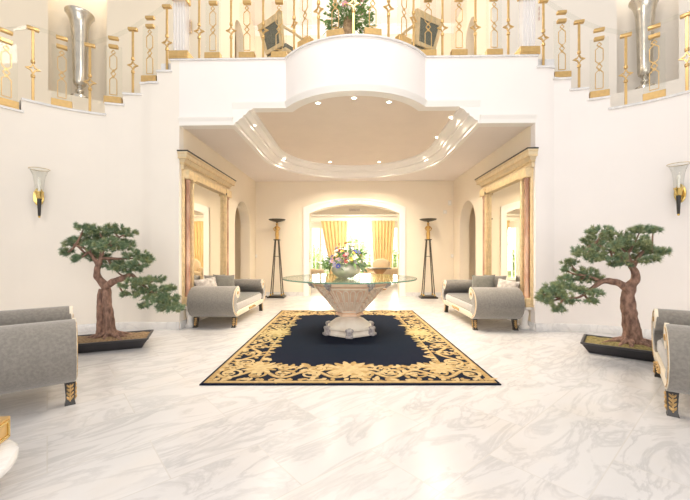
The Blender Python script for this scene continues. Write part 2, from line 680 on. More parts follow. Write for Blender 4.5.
NICHE = {}
for sd, nm, mt in ((-1, 'wall_left', WALL), (1, 'wall_right', WALLW)):  # tint of the light on each side put into its plaster colour
    m = MB()
    ss = STEPS[sd]
    edges = [0.0] + ss + [ss[-1] + 3.5]
    for k in range(len(edges) - 1):
        a, b = edges[k], edges[k + 1]
        z1 = tread_z(sd, (a + b) / 2) - 0.03
        n = max(2, int((b - a) / 0.07))
        n = min(n, 24)
        pts = [a + (b - a) * i / n for i in range(n + 1)]
        ins = [wall_pt(sd, s)[0] for s in pts]
        out = [wall_pt(sd, s, 0.14)[0] for s in pts]
        m.prism([(p.x, p.y) for p in ins] + [(p.x, p.y) for p in out[::-1]], 0.0, max(z1, 0.05))
    struct(nm, m, mt, angle=20)
    # baseboard
    m = MB()
    n = 60
    path = [wall_pt(sd, 5.2 * i / n)[0] for i in range(n + 1)]
    m.sweep(path, [(0, 0), (0.018, 0), (0.018, 0.10), (0.008, 0.115), (0, 0.115)], side=1 if sd == -1 else -1)
    struct('baseboard_left' if sd == -1 else 'baseboard_right', m, MARB)
    # outer wall of the stair hall with its tall niche
    p = PLAN[sd]
    r = p['r'] + OFF
    
    def th_of(px):
        return min((abs(px_of(XC + sd * (p['uc'] + r * math.sin(R(t / 5))), p['yc'] + r * math.cos(R(t / 5))) - px), R(t / 5)) for t in range(0, 400))[1]
    th0, th1 = (th_of(107), th_of(48)) if sd == -1 else (th_of(617), th_of(679))
    NICHE[sd] = (th0, th1)

    def op(th, extra=0.0):
        return (XC + sd * (p['uc'] + (r + extra) * math.sin(th)), p['yc'] + (r + extra) * math.cos(th))

    def seg(mb, a, b, z0, z1, n=12, e0=0.0, e1=0.2):
        i = [op(a + (b - a) * k / n, e0) for k in range(n + 1)]
        o = [op(a + (b - a) * k / n, e1) for k in range(n + 1)]
        mb.prism(i + o[::-1], z0, z1)
    m = MB()
    xs = XL if sd == -1 else XR
    yo = YF + OFF
    m.prism([(xs, yo), (XC + sd * p['uc'], yo), (XC + sd * p['uc'], yo + 0.2), (xs, yo + 0.2)], 3.6, 8.4)
    seg(m, 0, th0, 2.4, 8.4)
    seg(m, th1, R(90), 0.0, 8.4)
    seg(m, th0, th1, 2.4, 4.22)                # below the sill
    seg(m, th0, th1, 7.5, 8.4)
    seg(m, th0 - .02, th1 + .02, 4.0, 7.7, e0=0.42, e1=0.52)    # niche back
    seg(m, th0 - .03, th0, 4.0, 7.7, n=2, e0=0.15, e1=0.6)
    seg(m, th1, th1 + .03, 4.0, 7.7, n=2, e0=0.15, e1=0.6)
    seg(m, th0, th1, 4.1, 4.22, e0=0.15, e1=0.6)
    struct('wall_upper_left' if sd == -1 else 'wall_upper_right', m, WALL_LIT if sd == -1 else WALL, angle=20)  # creamy light on the upper left wall put into its colour

# balcony front edge
BR = 1.36
BHW = 1.10
BYC = YF - 0.56 + BR


def front_edge(off=0.0, n=32, x0=XL, x1=XR):
    pts = [(x0, YF + off)]
    r = BR - off
    dx = math.sqrt(max(0, r * r - (BYC - YF - off) ** 2))
    a0 = math.asin(dx / r)
    for i in range(n + 1):
        a = -a0 + 2 * a0 * i / n
        pts.append((XC + r * math.sin(a), BYC - r * math.cos(a)))
    pts.append((x1, YF + off))
    return pts


LW = 1.95
m = MB()
fe, fi = front_edge(0.0), front_edge(0.16)
m.prism(fe + fi[::-1], ZHIGH, ZB - 0.03)
m.prism([(XL, YF), (XC - LW, YF), (XC - LW, YF + 0.16), (XL, YF + 0.16)], ZLOW, ZHIGH)
m.prism([(XC + LW, YF), (XR, YF), (XR, YF + 0.16), (XC + LW, YF + 0.16)], ZLOW, ZHIGH)
struct('wall_balcony_front', m, WALLW, angle=20)
# balcony slab and its marble nosing
m = MB()
m.prism(front_edge(0.1, x0=XL - 0.35, x1=XR + 0.35) + [(XR + 0.35, YF + OFF), (XR, YF + OFF), (XR, YB), (XL, YB), (XL, YF + OFF), (XL - 0.35, YF + OFF)], ZB - 0.12, ZB - 0.012)
struct('floor_balcony', m, MARB)
m = MB()
sL, sR = wall_pt(-1, STEPS[-1][0])[0], wall_pt(1, STEPS[1][0])[0]
m.sweep(front_edge(0.0, x0=sL.x, x1=sR.x), [(-0.03, ZB - 0.03), (0.16, ZB - 0.03), (0.16, ZB), (-0.02, ZB), (-0.03, ZB - 0.008)])
struct('trim_1', m, MARB)

# recess ceilings
UC = YB - 0.42 - LW


def upath(d=0.0, n=28):
    r = LW - d
    pts = [(XC - r, YF + 0.005)]
    for i in range(n + 1):
        a = PI - PI * i / n
        pts.append((XC + r * math.cos(a), UC + r * math.sin(a)))
    pts.append((XC + r, YF + 0.005))
    return pts


m = MB()
up = upath()
half = len(up) // 2
mid = up[half]
m.prism([(XL, YF + .16)] + up[:half + 1] + [(mid[0], YB), (XL, YB)], ZLOW, ZLOW + 0.06)
m.prism([(mid[0], YB)] + up[half:] + [(XR, YF + .16), (XR, YB)], ZLOW, ZLOW + 0.06)
struct('ceiling_lower', m, CEIL, flat=True)
m = MB()
m.prism([(XL, YB), (XL, YF + .16)] + front_edge(0.15)[1:-1] + [(XR, YF + .16), (XR, YB)], ZHIGH, ZHIGH + 0.05)
struct('ceiling_raised', m, CEILB, flat=True)
m = MB()
# stepped cove between the two ceilings (out = towards the raised part)
prof = [(-0.05, ZLOW - 0.015), (0.03, ZLOW - 0.015), (0.03, ZLOW + 0.03), (0.07, ZLOW + 0.035), (0.11, ZLOW + 0.08), (0.16, ZLOW + 0.105), (0.16, ZLOW + 0.14),
        (0.20, ZLOW + 0.145), (0.25, ZLOW + 0.21), (0.31, ZLOW + 0.225), (0.31, ZHIGH), (-0.05, ZHIGH)]
m.sweep(upath(), prof, side=-1)
struct('trim_2', m, TRIM)
# mouldings below the balcony front
m = MB()
pm = [(-0.02, ZHIGH - 0.02), (0.16, ZHIGH - 0.02), (0.16, ZHIGH + 0.05), (0.0, ZHIGH + 0.05), (-0.015, ZHIGH + 0.04), (-0.02, ZHIGH + 0.01)]
m.sweep(front_edge(0.0, x0=XC - LW, x1=XC + LW), [(-0.035, ZHIGH + .075), (-0.03, ZHIGH + .05), (-0.01, ZHIGH + .02), (0.0, ZHIGH - .015), (0.16, ZHIGH - .015), (0.16, ZHIGH + .075)])
for x0, x1 in ((XL, XC - LW), (XC + LW, XR)):
    m.sweep([(x0, YF), (x1, YF)], [(-0.045, ZLOW + .10), (-0.04, ZLOW + .075), (-0.015, ZLOW + .05), (-0.01, ZLOW + .02), (0.0, ZLOW - .02), (0.16, ZLOW - .02), (0.16, ZLOW + .10)])
struct('trim_3', m, TRIM)


def arch_wall(mb, L0, L1, z0, z1, a0, a1, zs, zt, n=20, mt=None, d0=0.0, d1=0.2, zbot=0.0):
    """wall in the (a, z) plane from L0..L1, z0..z1, with an arched opening a0..a1 (spring zs, crown zt), extruded d0..d1."""
    mt = mt or Matrix.Identity(4)
    c = (a0 + a1) / 2
    w = (a1 - a0) / 2
    rise = zt - zs
    rr = (w * w + rise * rise) / (2 * rise)
    zc = zt - rr
    A = math.asin(min(1, w / rr))
    if rise >= w:
        A, zc, rr = PI / 2, zs, w
    arc = [(c + rr * math.sin(-A + 2 * A * i / n), zc + rr * math.cos(-A + 2 * A * i / n)) for i in range(n + 1)]
    mb.prism([(L0, z0), (a0, z0), (a0, zs), (a0, z1), (L0, z1)], d0, d1, mt)
    mb.prism([(a1, z0), (L1, z0), (L1, z1), (a1, z1), (a1, zs)], d0, d1, mt)
    for p, q in zip(arc, arc[1:]):
        mb.prism([p, q, (q[0], z1), (p[0], z1)], d0, d1, mt)
    return arc


# wall planes: map (a, z, depth) to the world
XZ = Matrix(((1, 0, 0, 0), (0, 0, 1, 0), (0, 1, 0, 0), (0, 0, 0, 1)))           # a -> x, z, depth -> y
YZ = Matrix(((0, 0, 1, 0), (1, 0, 0, 0), (0, 1, 0, 0), (0, 0, 0, 1)))           # a -> y, depth -> x

AX0, AX1 = -1.22, 1.335
m = MB()
arc = arch_wall(m, XL - 0.3, XR + 0.3, 0, ZHIGH, AX0, AX1, 2.36, 2.62, mt=Matrix.Translation((0, YB, 0)) @ XZ, d1=0.3)
struct('wall_back', m, WALL_LIT, flat=True)
# white casing round the archway
m = MB()
T = Matrix.Translation((0, YB - 0.025, 0)) @ XZ
c = (AX0 + AX1) / 2
for k, (g0, g1, dz) in enumerate(((0.0, 0.15, 0.0), (0.11, 0.165, -0.015))):
    ins = [(AX0 - g0, 0.0)] + [(x - (g0 if x < c else -g0) * min(1, abs(x - c) / 1.0), z + g0) for x, z in arc] + [(AX1 + g0, 0.0)]
    out = [(AX0 - g1, 0.0)] + [(x - (g1 if x < c else -g1) * min(1, abs(x - c) / 1.0), z + g1) for x, z in arc] + [(AX1 + g1, 0.0)]
    for i in range(len(ins) - 1):
        m.prism([ins[i], ins[i + 1], out[i + 1], out[i]], dz, 0.025, T)
struct('trim_4', m, TRIM, flat=True)

for sd, nm in ((-1, 'wall_recess_left'), (1, 'wall_recess_right')):
    x = XL if sd == -1 else XR
    m = MB()
    T = Matrix.Translation((x, 0, 0)) @ YZ
    d = (-0.25, 0.0) if sd == -1 else (0.0, 0.25)
    arch_wall(m, YF + 0.14, YB + 0.1, 0, ZHIGH, 8.06, 9.24, 1.93, 2.52, mt=T, d0=d[0], d1=d[1])
    # side passage behind the arch
    xo = x + sd * 0.25
    xf = x + sd * 1.5
    m.box(((xo + xf) / 2, 7.7, 1.5), (abs(xf - xo), 0.1, 3.0))
    m.box(((xo + xf) / 2, 9.75, 1.5), (abs(xf - xo), 0.1, 3.0))
    m.box((xf, 8.7, 1.5), (0.1, 2.2, 3.0))
    m.box(((xo + xf) / 2, 8.7, 3.0), (abs(xf - xo), 2.2, 0.1))
    struct(nm, m, WALL_LIT, flat=True)
    m = MB()
    path = [(x, YF + .02), (x, 8.06)] if sd == -1 else [(x, 8.06), (x, YF + .02)]
    m.sweep(path, [(0, 0), (-0.018, 0), (-0.018, 0.10), (-0.008, 0.115), (0, 0.115)])
    path = [(x, 9.24), (x, YB)] if sd == -1 else [(x, YB), (x, 9.24)]
    m.sweep(path, [(0, 0), (-0.018, 0), (-0.018, 0.10), (-0.008, 0.115), (0, 0.115)])
    struct('baseboard_recess_left' if sd == -1 else 'baseboard_recess_right', m, MARB)
m = MB()
for a, b in ((XL, AX0 - .165), (AX1 + .165, XR)):
    m.box(((a + b) / 2, YB - 0.009, 0.057), (b - a, 0.018, 0.115))
struct('baseboard_back', m, MARB)

# upper hall behind the balcony rail
ZUP = 7.62
for sd, nm in ((-1, 'wall_gallery_left'), (1, 'wall_gallery_right')):
    x = XL if sd == -1 else XR
    m = MB()
    T = Matrix.Translation((x, 0, 0)) @ YZ
    d = (-0.2, 0.0) if sd == -1 else (0.0, 0.2)
    arch_wall(m, YF + OFF + .2, YB + .1, ZB - .1, ZUP + .8, 8.05, 8.75, 6.52, 6.87, mt=T, d0=d[0], d1=d[1])
    m.box((x + sd * 1.1, 8.4, 5.6), (0.1, 1.6, 3.2))
    m.box((x + sd * 0.65, 7.6, 5.6), (0.9, 0.1, 3.2))
    m.box((x + sd * 0.65, 9.2, 5.6), (0.9, 0.1, 3.2))
    m.box((x + sd * 0.65, 8.4, 7.2), (0.9, 1.6, 0.1))
    struct(nm, m, WALL_LIT, flat=True)
m = MB()
m.box(((XL + XR) / 2, YB + 0.1, (ZB + ZUP) / 2), (XR - XL + .4, 0.2, ZUP - ZB))
struct('wall_gallery_back', m, WALL_LIT)
m = MB()
m.box(((XL + XR) / 2, (YF + OFF + YB) / 2 + .1, ZUP + 0.05), (XR - XL, YB - YF - OFF + .2, 0.1))
struct('ceiling_gallery', m, CEIL)
m = MB()
m.sweep([(XL, YB), (XR, YB)], [(0, ZUP), (-0.16, ZUP), (-0.15, ZUP - .04), (-0.08, ZUP - .07), (-0.05, ZUP - .13), (-0.03, ZUP - .2), (0, ZUP - .2)])
struct('trim_5', m, TRIM)

# ------------------------------------------------------------------ garden room beyond the archway
GX0, GX1, GY0, GY1, GZ = -3.2, 3.6, YB + 0.3, 16.0, 3.0
m = MB()
m.box((GX0 - .1, (GY0 + GY1) / 2, 1.55), (0.2, GY1 - GY0, 3.1))
struct('wall_garden_room_left', m, WALL)
m = MB()
m.box((GX1 + .1, (GY0 + GY1) / 2, 1.55), (0.2, GY1 - GY0, 3.1))
struct('wall_garden_room_right', m, WALL)
m = MB()
m.box(((GX0 + GX1) / 2, (GY0 + GY1) / 2, GZ + .05), (GX1 - GX0 + .4, GY1 - GY0 + .4, 0.1))
struct('ceiling_garden_room', m, WALL)
m = MB()
m.box(((GX0 + GX1) / 2, 12.6, 2.81), (GX1 - GX0, 0.35, 0.40))
struct('trim_6', m, WALL)
m = MB()
m.box(((GX0 + GX1) / 2, 12.41, 2.625), (GX1 - GX0, 0.03, 0.03))
m.box(((GX0 + GX1) / 2, GY1 - .12, 2.78), (GX1 - GX0, 0.24, 0.16))
struct('trim_7', m, TRIM)
# back wall with three window openings
WC = 0.33
m = MB()
T = Matrix.Translation((0, GY1, 0)) @ XZ
arch_wall(m, -0.75, 1.42, 0, 3.0, WC - .62, WC + .62, 2.10, 2.66, mt=T, d1=0.25)
for a, b, w0, w1 in ((GX0, -0.75, -1.95, -1.0), (1.42, GX1, 1.65, 2.6)):
    m.box(((a + w0) / 2, GY1 + .125, 1.5), (w0 - a, 0.25, 3.0))
    m.box(((w1 + b) / 2, GY1 + .125, 1.5), (b - w1, 0.25, 3.0))
    m.box(((w0 + w1) / 2, GY1 + .125, 2.72), (w1 - w0, 0.25, 0.56))
struct('wall_garden_room_back', m, WALLW, flat=True)


def win(name, x0, x1, z0, z1, cols, rows, arch=0.0):
    m = MB()
    y = GY1 + 0.1
    m.box(((x0 + x1) / 2, y, z0 + .04), (x1 - x0, 0.07, 0.08))
    m.box(((x0 + x1) / 2, y, z1), (x1 - x0, 0.07, 0.07))
    for i in range(cols + 1):
        x = x0 + (x1 - x0) * i / cols
        big = i in (0, cols) or i * 2 == cols
        w = 0.09 if big else 0.028
        m.box((min(max(x, x0 + w / 2), x1 - w / 2), y, (z0 + z1) / 2), (w, 0.06, z1 - z0))
    for j in range(1, rows):
        m.box(((x0 + x1) / 2, y, z0 + (z1 - z0) * j / rows), (x1 - x0, 0.03, 0.028))
    if arch:
        c = (x0 + x1) / 2
        w = (x1 - x0) / 2
        n = 20
        for rr, th in ((1.0, 0.07), (0.52, 0.028)):
            p = [Vector((c + w * rr * math.cos(PI * i / n), y, z1 + arch * rr * math.sin(PI * i / n))) for i in range(n + 1)]
            for a, b in zip(p, p[1:]):
                m.bar(a, b, th, 0.05)
        for k in range(1, 6):
            a = PI * k / 6
            m.bar((c, y, z1), (c + w * math.cos(a), y, z1 + arch * math.sin(a)), 0.028, 0.03)
    o = struct(name, m, TRIM)
    g = MB()
    g.box(((x0 + x1) / 2, y, (z0 + z1) / 2), (x1 - x0 - .02, 0.008, z1 - z0 - .02))
    if arch:
        c = (x0 + x1) / 2
        w = (x1 - x0) / 2 - .01
        n = 20
        g.prism([(c + w * math.cos(PI * i / n), z1 + .01 + (arch - .02) * math.sin(PI * i / n)) for i in range(n + 1)], y - .004, y + .004, XZ)
    g.build('window_pane', GLASS, o)
    return o


win('window_1', WC - .62, WC + .62, 0.02, 2.10, 4, 5, 0.56)
win('window_2', -1.95, -1.0, 0.02, 2.44, 4, 6)
win('window_3', 1.65, 2.6, 0.02, 2.44, 4, 6)
m = MB()
m.grid(lambda a, b: (-14 + 28 * a, 16.4 + 24 * b, 0.004), 2, 2)
struct('ground_garden', m, LAWN)


# ------------------------------------------------------------------ staircases
for sd, nm, lab in ((-1, 'staircase', 'curved white marble staircase climbing to the balcony above the wall with the yellowish niche wall'),
                    (1, 'staircase', 'curved white marble staircase climbing to the balcony above the pinkish white wall')):
    ss = STEPS[sd]
    root = empty(nm, (0, 0, 0), 0, lab, 'staircase')
    edges = ss + [ss[-1] + 0.29]
    for k in range(len(edges) - 1):
        a, b = edges[k], edges[k + 1]
        z = ZB - RISER * (k + 1)
        if z < 0.2:
            break
        n = max(2, min(24, int((b - a) / 0.07)))
        sp = [a - 0.025 + (b - a + 0.025) * i / n for i in range(n + 1)]
        ins = [wall_pt(sd, s, -0.03)[0] for s in sp]
        out = [wall_pt(sd, s, OFF)[0] for s in sp]
        m = MB()
        m.prism([(p.x, p.y) for p in ins] + [(p.x, p.y) for p in out[::-1]], z - 0.03, z)
        sp = [a + (b - a) * i / n for i in range(n + 1)]
        ins = [wall_pt(sd, s, 0.005)[0] for s in sp]
        out = [wall_pt(sd, s, OFF)[0] for s in sp]
        m.prism([(p.x, p.y) for p in ins] + [(p.x, p.y) for p in out[::-1]], z - RISER - 0.02, z - 0.03)
        m.build('tread', MARB, root, flat=True)

# ------------------------------------------------------------------ balustrades: acrylic panels, gold rods with stars
RAILH = 1.11


def star_mesh():
    m = MB()
    T = Matrix(((1, 0, 0, 0), (0, 0, 1, 0), (0, 1, 0, 0), (0, 0, 0, 1)))
    o, i = [], []
    for k in range(16):
        a = 2 * PI * k / 16
        q = (k % 4) / 4.0
        # concave four-pointed star
        t = abs(((a / (PI / 2)) % 1.0) - 0.5) * 2      # 1 at tips, 0 between
        ro = 0.038 + (0.088 - 0.038) * t ** 2.0
        o.append((ro * math.cos(a), ro * math.sin(a)))
        ri = 0.022 + (0.054 - 0.022) * t ** 2.0
        i.append((ri * math.cos(a), ri * math.sin(a)))
    for k in range(16):
        j = (k + 1) % 16
        m.prism([o[k], o[j], i[j], i[k]], -0.012, 0.012, T)
    return m


PROTO = {}


def instance(key, make, parent, loc=(0, 0, 0)):
    if key not in PROTO:
        o = make()
        PROTO[key] = o.data
        o.parent = parent
        o.location = loc
        return o
    o = bpy.data.objects.new(PROTO[key].name.split('.')[0], PROTO[key])
    COL.objects.link(o)
    o.parent = parent
    o.location = loc
    return o


def place_local(o, p, rz):
    o.location = p
    o.rotation_euler = (0, 0, rz)


def make_baluster(root, p, rz, h=RAILH):
    def rod():
        m = MB()
        m.box((0, 0, 0.20), (0.034, 0.02, 0.40), bev=0.003, seg=1)
        m.box((0, 0, 0.83), (0.034, 0.02, 0.46), bev=0.003, seg=1)
        for z in (0.385, 0.595):
            m.lathe([(0.012, z - .028), (0.026, z - .018), (0.026, z + .018), (0.012, z + .028)], n=10)
        return m.build('baluster', GOLD)
    b = instance('rod', rod, root)
    place_local(b, p, rz)
    instance('star', lambda: star_mesh().build('star_ornament', GOLD), b, (0, 0, 0.49))
    instance('bracket', lambda: MB().box((0, 0, 0), (0.14, 0.06, 0.045), bev=0.006).build('rail_bracket', GOLD), b, (0, 0, RAILH - .035))
    return b


def pattern_mesh():
    m = MB()
    w = 0.05
    for s in (-1, 1):
        pts = [(-w, 0), (-w, .24), (w * .75, .335), (-w, .43), (-w, .60), (w * .6, .675), (0, .715)]
        v = [Vector((s * x, 0, z)) for x, z in pts]
        for a, b in zip(v, v[1:]):
            m.bar(a, b, 0.010, 0.012 if s < 0 else 0.009)
    m.bar((-w, 0, 0), (w, 0, 0), 0.010, 0.01)
    for s in (-1, 1):                        # the second, smaller diamond at each crossing
        v = [Vector((s * x, 0, z)) for x, z in ((0, .265), (.032, .335), (0, .405))]
        for a, b in zip(v, v[1:]):
            m.bar(a, b, 0.007, 0.007)
    return m


def make_panel(root, p, rz):
    def sheet():
        return MB().box((0, 0, 0.53), (0.24, 0.016, 0.83), bev=0.002, seg=1).build('acrylic_panel', ACRYL)
    b = instance('sheet', sheet, root)
    place_local(b, p, rz)
    instance('pattern', lambda: pattern_mesh().build('gold_pattern', GOLD), b, (0, -0.012, 0.165))

    def foot():
        m = MB()
        m.box((0, 0, 0.062), (0.25, 0.10, 0.124), bev=0.004, seg=1)
        m.box((0, -0.052, 0.062), (0.17, 0.006, 0.06))
        return m.build('foot', GOLD)
    instance('foot', foot, b)
    instance('clamp', lambda: MB().box((0, 0, 0), (0.13, 0.06, 0.05), bev=0.004, seg=1).build('clamp', GOLD), b, (0, 0, 0.94))
    instance('bracket', None, b, (0, 0, RAILH - .035))
    return b


def rail_path_pt_balcony(px):
    best = None
    pts = front_edge(0.075, n=80, x0=XL - .2, x1=XR + .2)
    for (x0, y0), (x1, y1) in zip(pts, pts[1:]):
        for k in range(60):
            t = k / 60
            x, y = x0 + (x1 - x0) * t, y0 + (y1 - y0) * t
            e = abs(px_of(x, y) - px)
            if best is None or e < best[0]:
                best = (e, x, y, math.atan2(y1 - y0, x1 - x0))
    return Vector((best[1], best[2], ZB)), best[3]


def handrail(root, pts):
    m = MB()
    for a, b in zip(pts, pts[1:]):
        m.bar(a, b, 0.045, 0.045, up=Vector((0, 0, 1)))
    m.build('handrail', ACRYL, root)


root = empty('balustrade', (0, 0, 0), 0, 'straight and bowed balustrade of acrylic panels and gold star rods along the balcony edge', 'balustrade')
tops = []
for kind, px in [('c', 182), ('r', 199), ('p', 214), ('r', 231), ('p', 247), ('r', 264), ('p', 279.5), ('r', 294), ('p', 305.5), ('r', 318.5), ('p', 335.5), ('r', 353.5), ('p', 372.5), ('r', 388.5),
                 ('p', 403.5), ('r', 413.5), ('p', 428), ('r', 443), ('p', 459), ('r', 475), ('p', 493), ('r', 509), ('c', 527)]:
    p, rz = rail_path_pt_balcony(px)
    if kind == 'r':
        make_baluster(root, p, rz)
    elif kind == 'p':
        make_panel(root, p, rz)
    else:
        def post():
            m = MB()
            m.box((0, 0, 0.53), (0.20, 0.14, 0.88), bev=0.01)
            for k in range(4):
                m.tube([(-0.07 + .047 * k, -0.075, 0.1), (-0.07 + .047 * k, -0.075, 0.9)], 0.016, 8)
            return m.build('corner_post', FROST)
        b = instance('post', post, root)
        place_local(b, p, rz)

        def pfoot():
            m = MB()
            m.box((0, 0, 0.062), (0.31, 0.22, 0.124), bev=0.006, seg=1)
            m.box((0, -0.112, 0.062), (0.22, 0.008, 0.07))
            return m.build('foot', GOLD)
        instance('pfoot', pfoot, b)
        instance('pcap', lambda: MB().box((0, 0, 1.0), (0.24, 0.18, 0.10), bev=0.01).build('clamp', GOLD), b)
    tops.append(p + Vector((0, 0, RAILH - 0.01)))
handrail(root, tops)

for sd, seq, lab in ((-1, [('r', 167), ('p', 150), ('r', 133), ('p', 113.5), ('r', 90), ('p', 62), ('r', 33), ('p', 6)],
                      'stepped balustrade of acrylic panels and gold rods on the stair beside the cream niche wall'),
                     (1, [('r', 543.5), ('p', 561.5), ('r', 579), ('p', 599), ('r', 626), ('p', 654), ('r', 687), ('p', 712)],
                      'stepped balustrade of acrylic panels and gold rods on the stair above the pinkish wall')):
    root = empty('balustrade', (0, 0, 0), 0, lab, 'balustrade')
    tops = [rail_path_pt_balcony(182 if sd == -1 else 527)[0] + Vector((0, 0, RAILH - .01))]
    for kind, px in seq:
        s = s_of_px(sd, px, 0.075)
        q, nn = wall_pt(sd, s, 0.075)
        z = tread_z(sd, s)
        p = Vector((q.x, q.y, z))
        rz = math.atan2(-nn.x, nn.y)
        (make_baluster if kind == 'r' else make_panel)(root, p, rz)
        tops.append(p + Vector((0, 0, RAILH - 0.01)))
    # the rail runs from rod to rod
    handrail(root, tops)

# marble bottom step with a gold foot, at the near end of the other stair
root = empty('bottom_step', (-1.66, 1.90, 0), 0, 'rounded marble bottom step with bullnose edge beside the grey bench', 'step')


def step_outline(d):
    pts = [(0.0, -1.4), (0.0, -0.30), (-0.02, -0.235), (-0.06, -0.165), (-0.11, -0.105), (-0.17, -0.05), (-0.25, -0.01), (-0.36, 0.0), (-1.2, 0.0), (-1.2, -1.4)]
    c = Vector((-0.6, -0.7))
    return [tuple(Vector(p) - Vector((d if p[0] > -.8 else 0, d if p[1] > -.8 else 0))) for p in pts]


MB().prism(step_outline(0.05), 0.0, 0.13).build('riser', MARB, root)
MB().prism(step_outline(0.0), 0.13, 0.175, bev=0.018, seg=3).build('tread', MARB, root)
f = empty('railing_foot', (-1.935, 1.735, 0.175), R(107), 'gold stair railing foot with framed panel standing on the marble bottom step', 'railing foot')
m = MB()
m.box((0, 0, 0.06), (0.30, 0.13, 0.12), bev=0.004, seg=1)
m.build('block', GOLD, f)
m = MB()
for z in (0.02, 0.10):
    m.box((0, -0.067, z), (0.26, 0.008, 0.012))
for x in (-.125, .125):
    m.box((x, -0.067, 0.06), (0.012, 0.008, 0.09))
m.build('panel_moulding', BRASS, f)
m = MB()
m.box((0, 0, 0.5), (0.2, 0.016, 0.76))
m.build('acrylic_panel', ACRYL, f)


# ------------------------------------------------------------------ downlights
DL = [(318, 103), (354, 98), (389, 102), (257, 120), (272, 140), (286, 154), (330, 162), (379, 162), (423, 153), (437, 137), (451, 117)]
dl0 = None
for px, py in DL:
    q = floor_at(px, py, ZHIGH)
    x, Y = q.x, q.y
    if dl0 is None:
        dl0 = empty('recessed_downlight', (0, 0, 0), 0, 'small round warm recessed downlight in the raised beige ceiling', 'ceiling light', 'recessed downlights in the raised ceiling')
        m = MB()
        m.lathe([(0.032, 0.0), (0.032, -0.003), (0.05, -0.006), (0.056, 0.0)], n=20)
        m.build('trim_ring', TRIM, dl0)
        m = MB()
        m.lathe([(0.0, -0.002), (0.031, -0.002), (0.031, 0.0)], n=20)
        m.build('lamp_lens', LAMP, dl0)
        o = dl0
    else:
        o = copy_tree(dl0)
    o.location = (x, Y, ZHIGH)
    d = bpy.data.lights.new('downlight_lamp', 'SPOT')
    d.energy = 250
    d.color = (1.0, 0.85, 0.66)
    d.spot_size = R(140)
    d.spot_blend = 1.0
    d.shadow_soft_size = 0.08
    lo = bpy.data.objects.new('downlight_lamp', d)
    lo.location = (x, Y, ZHIGH - 0.02)
    COL.objects.link(lo)


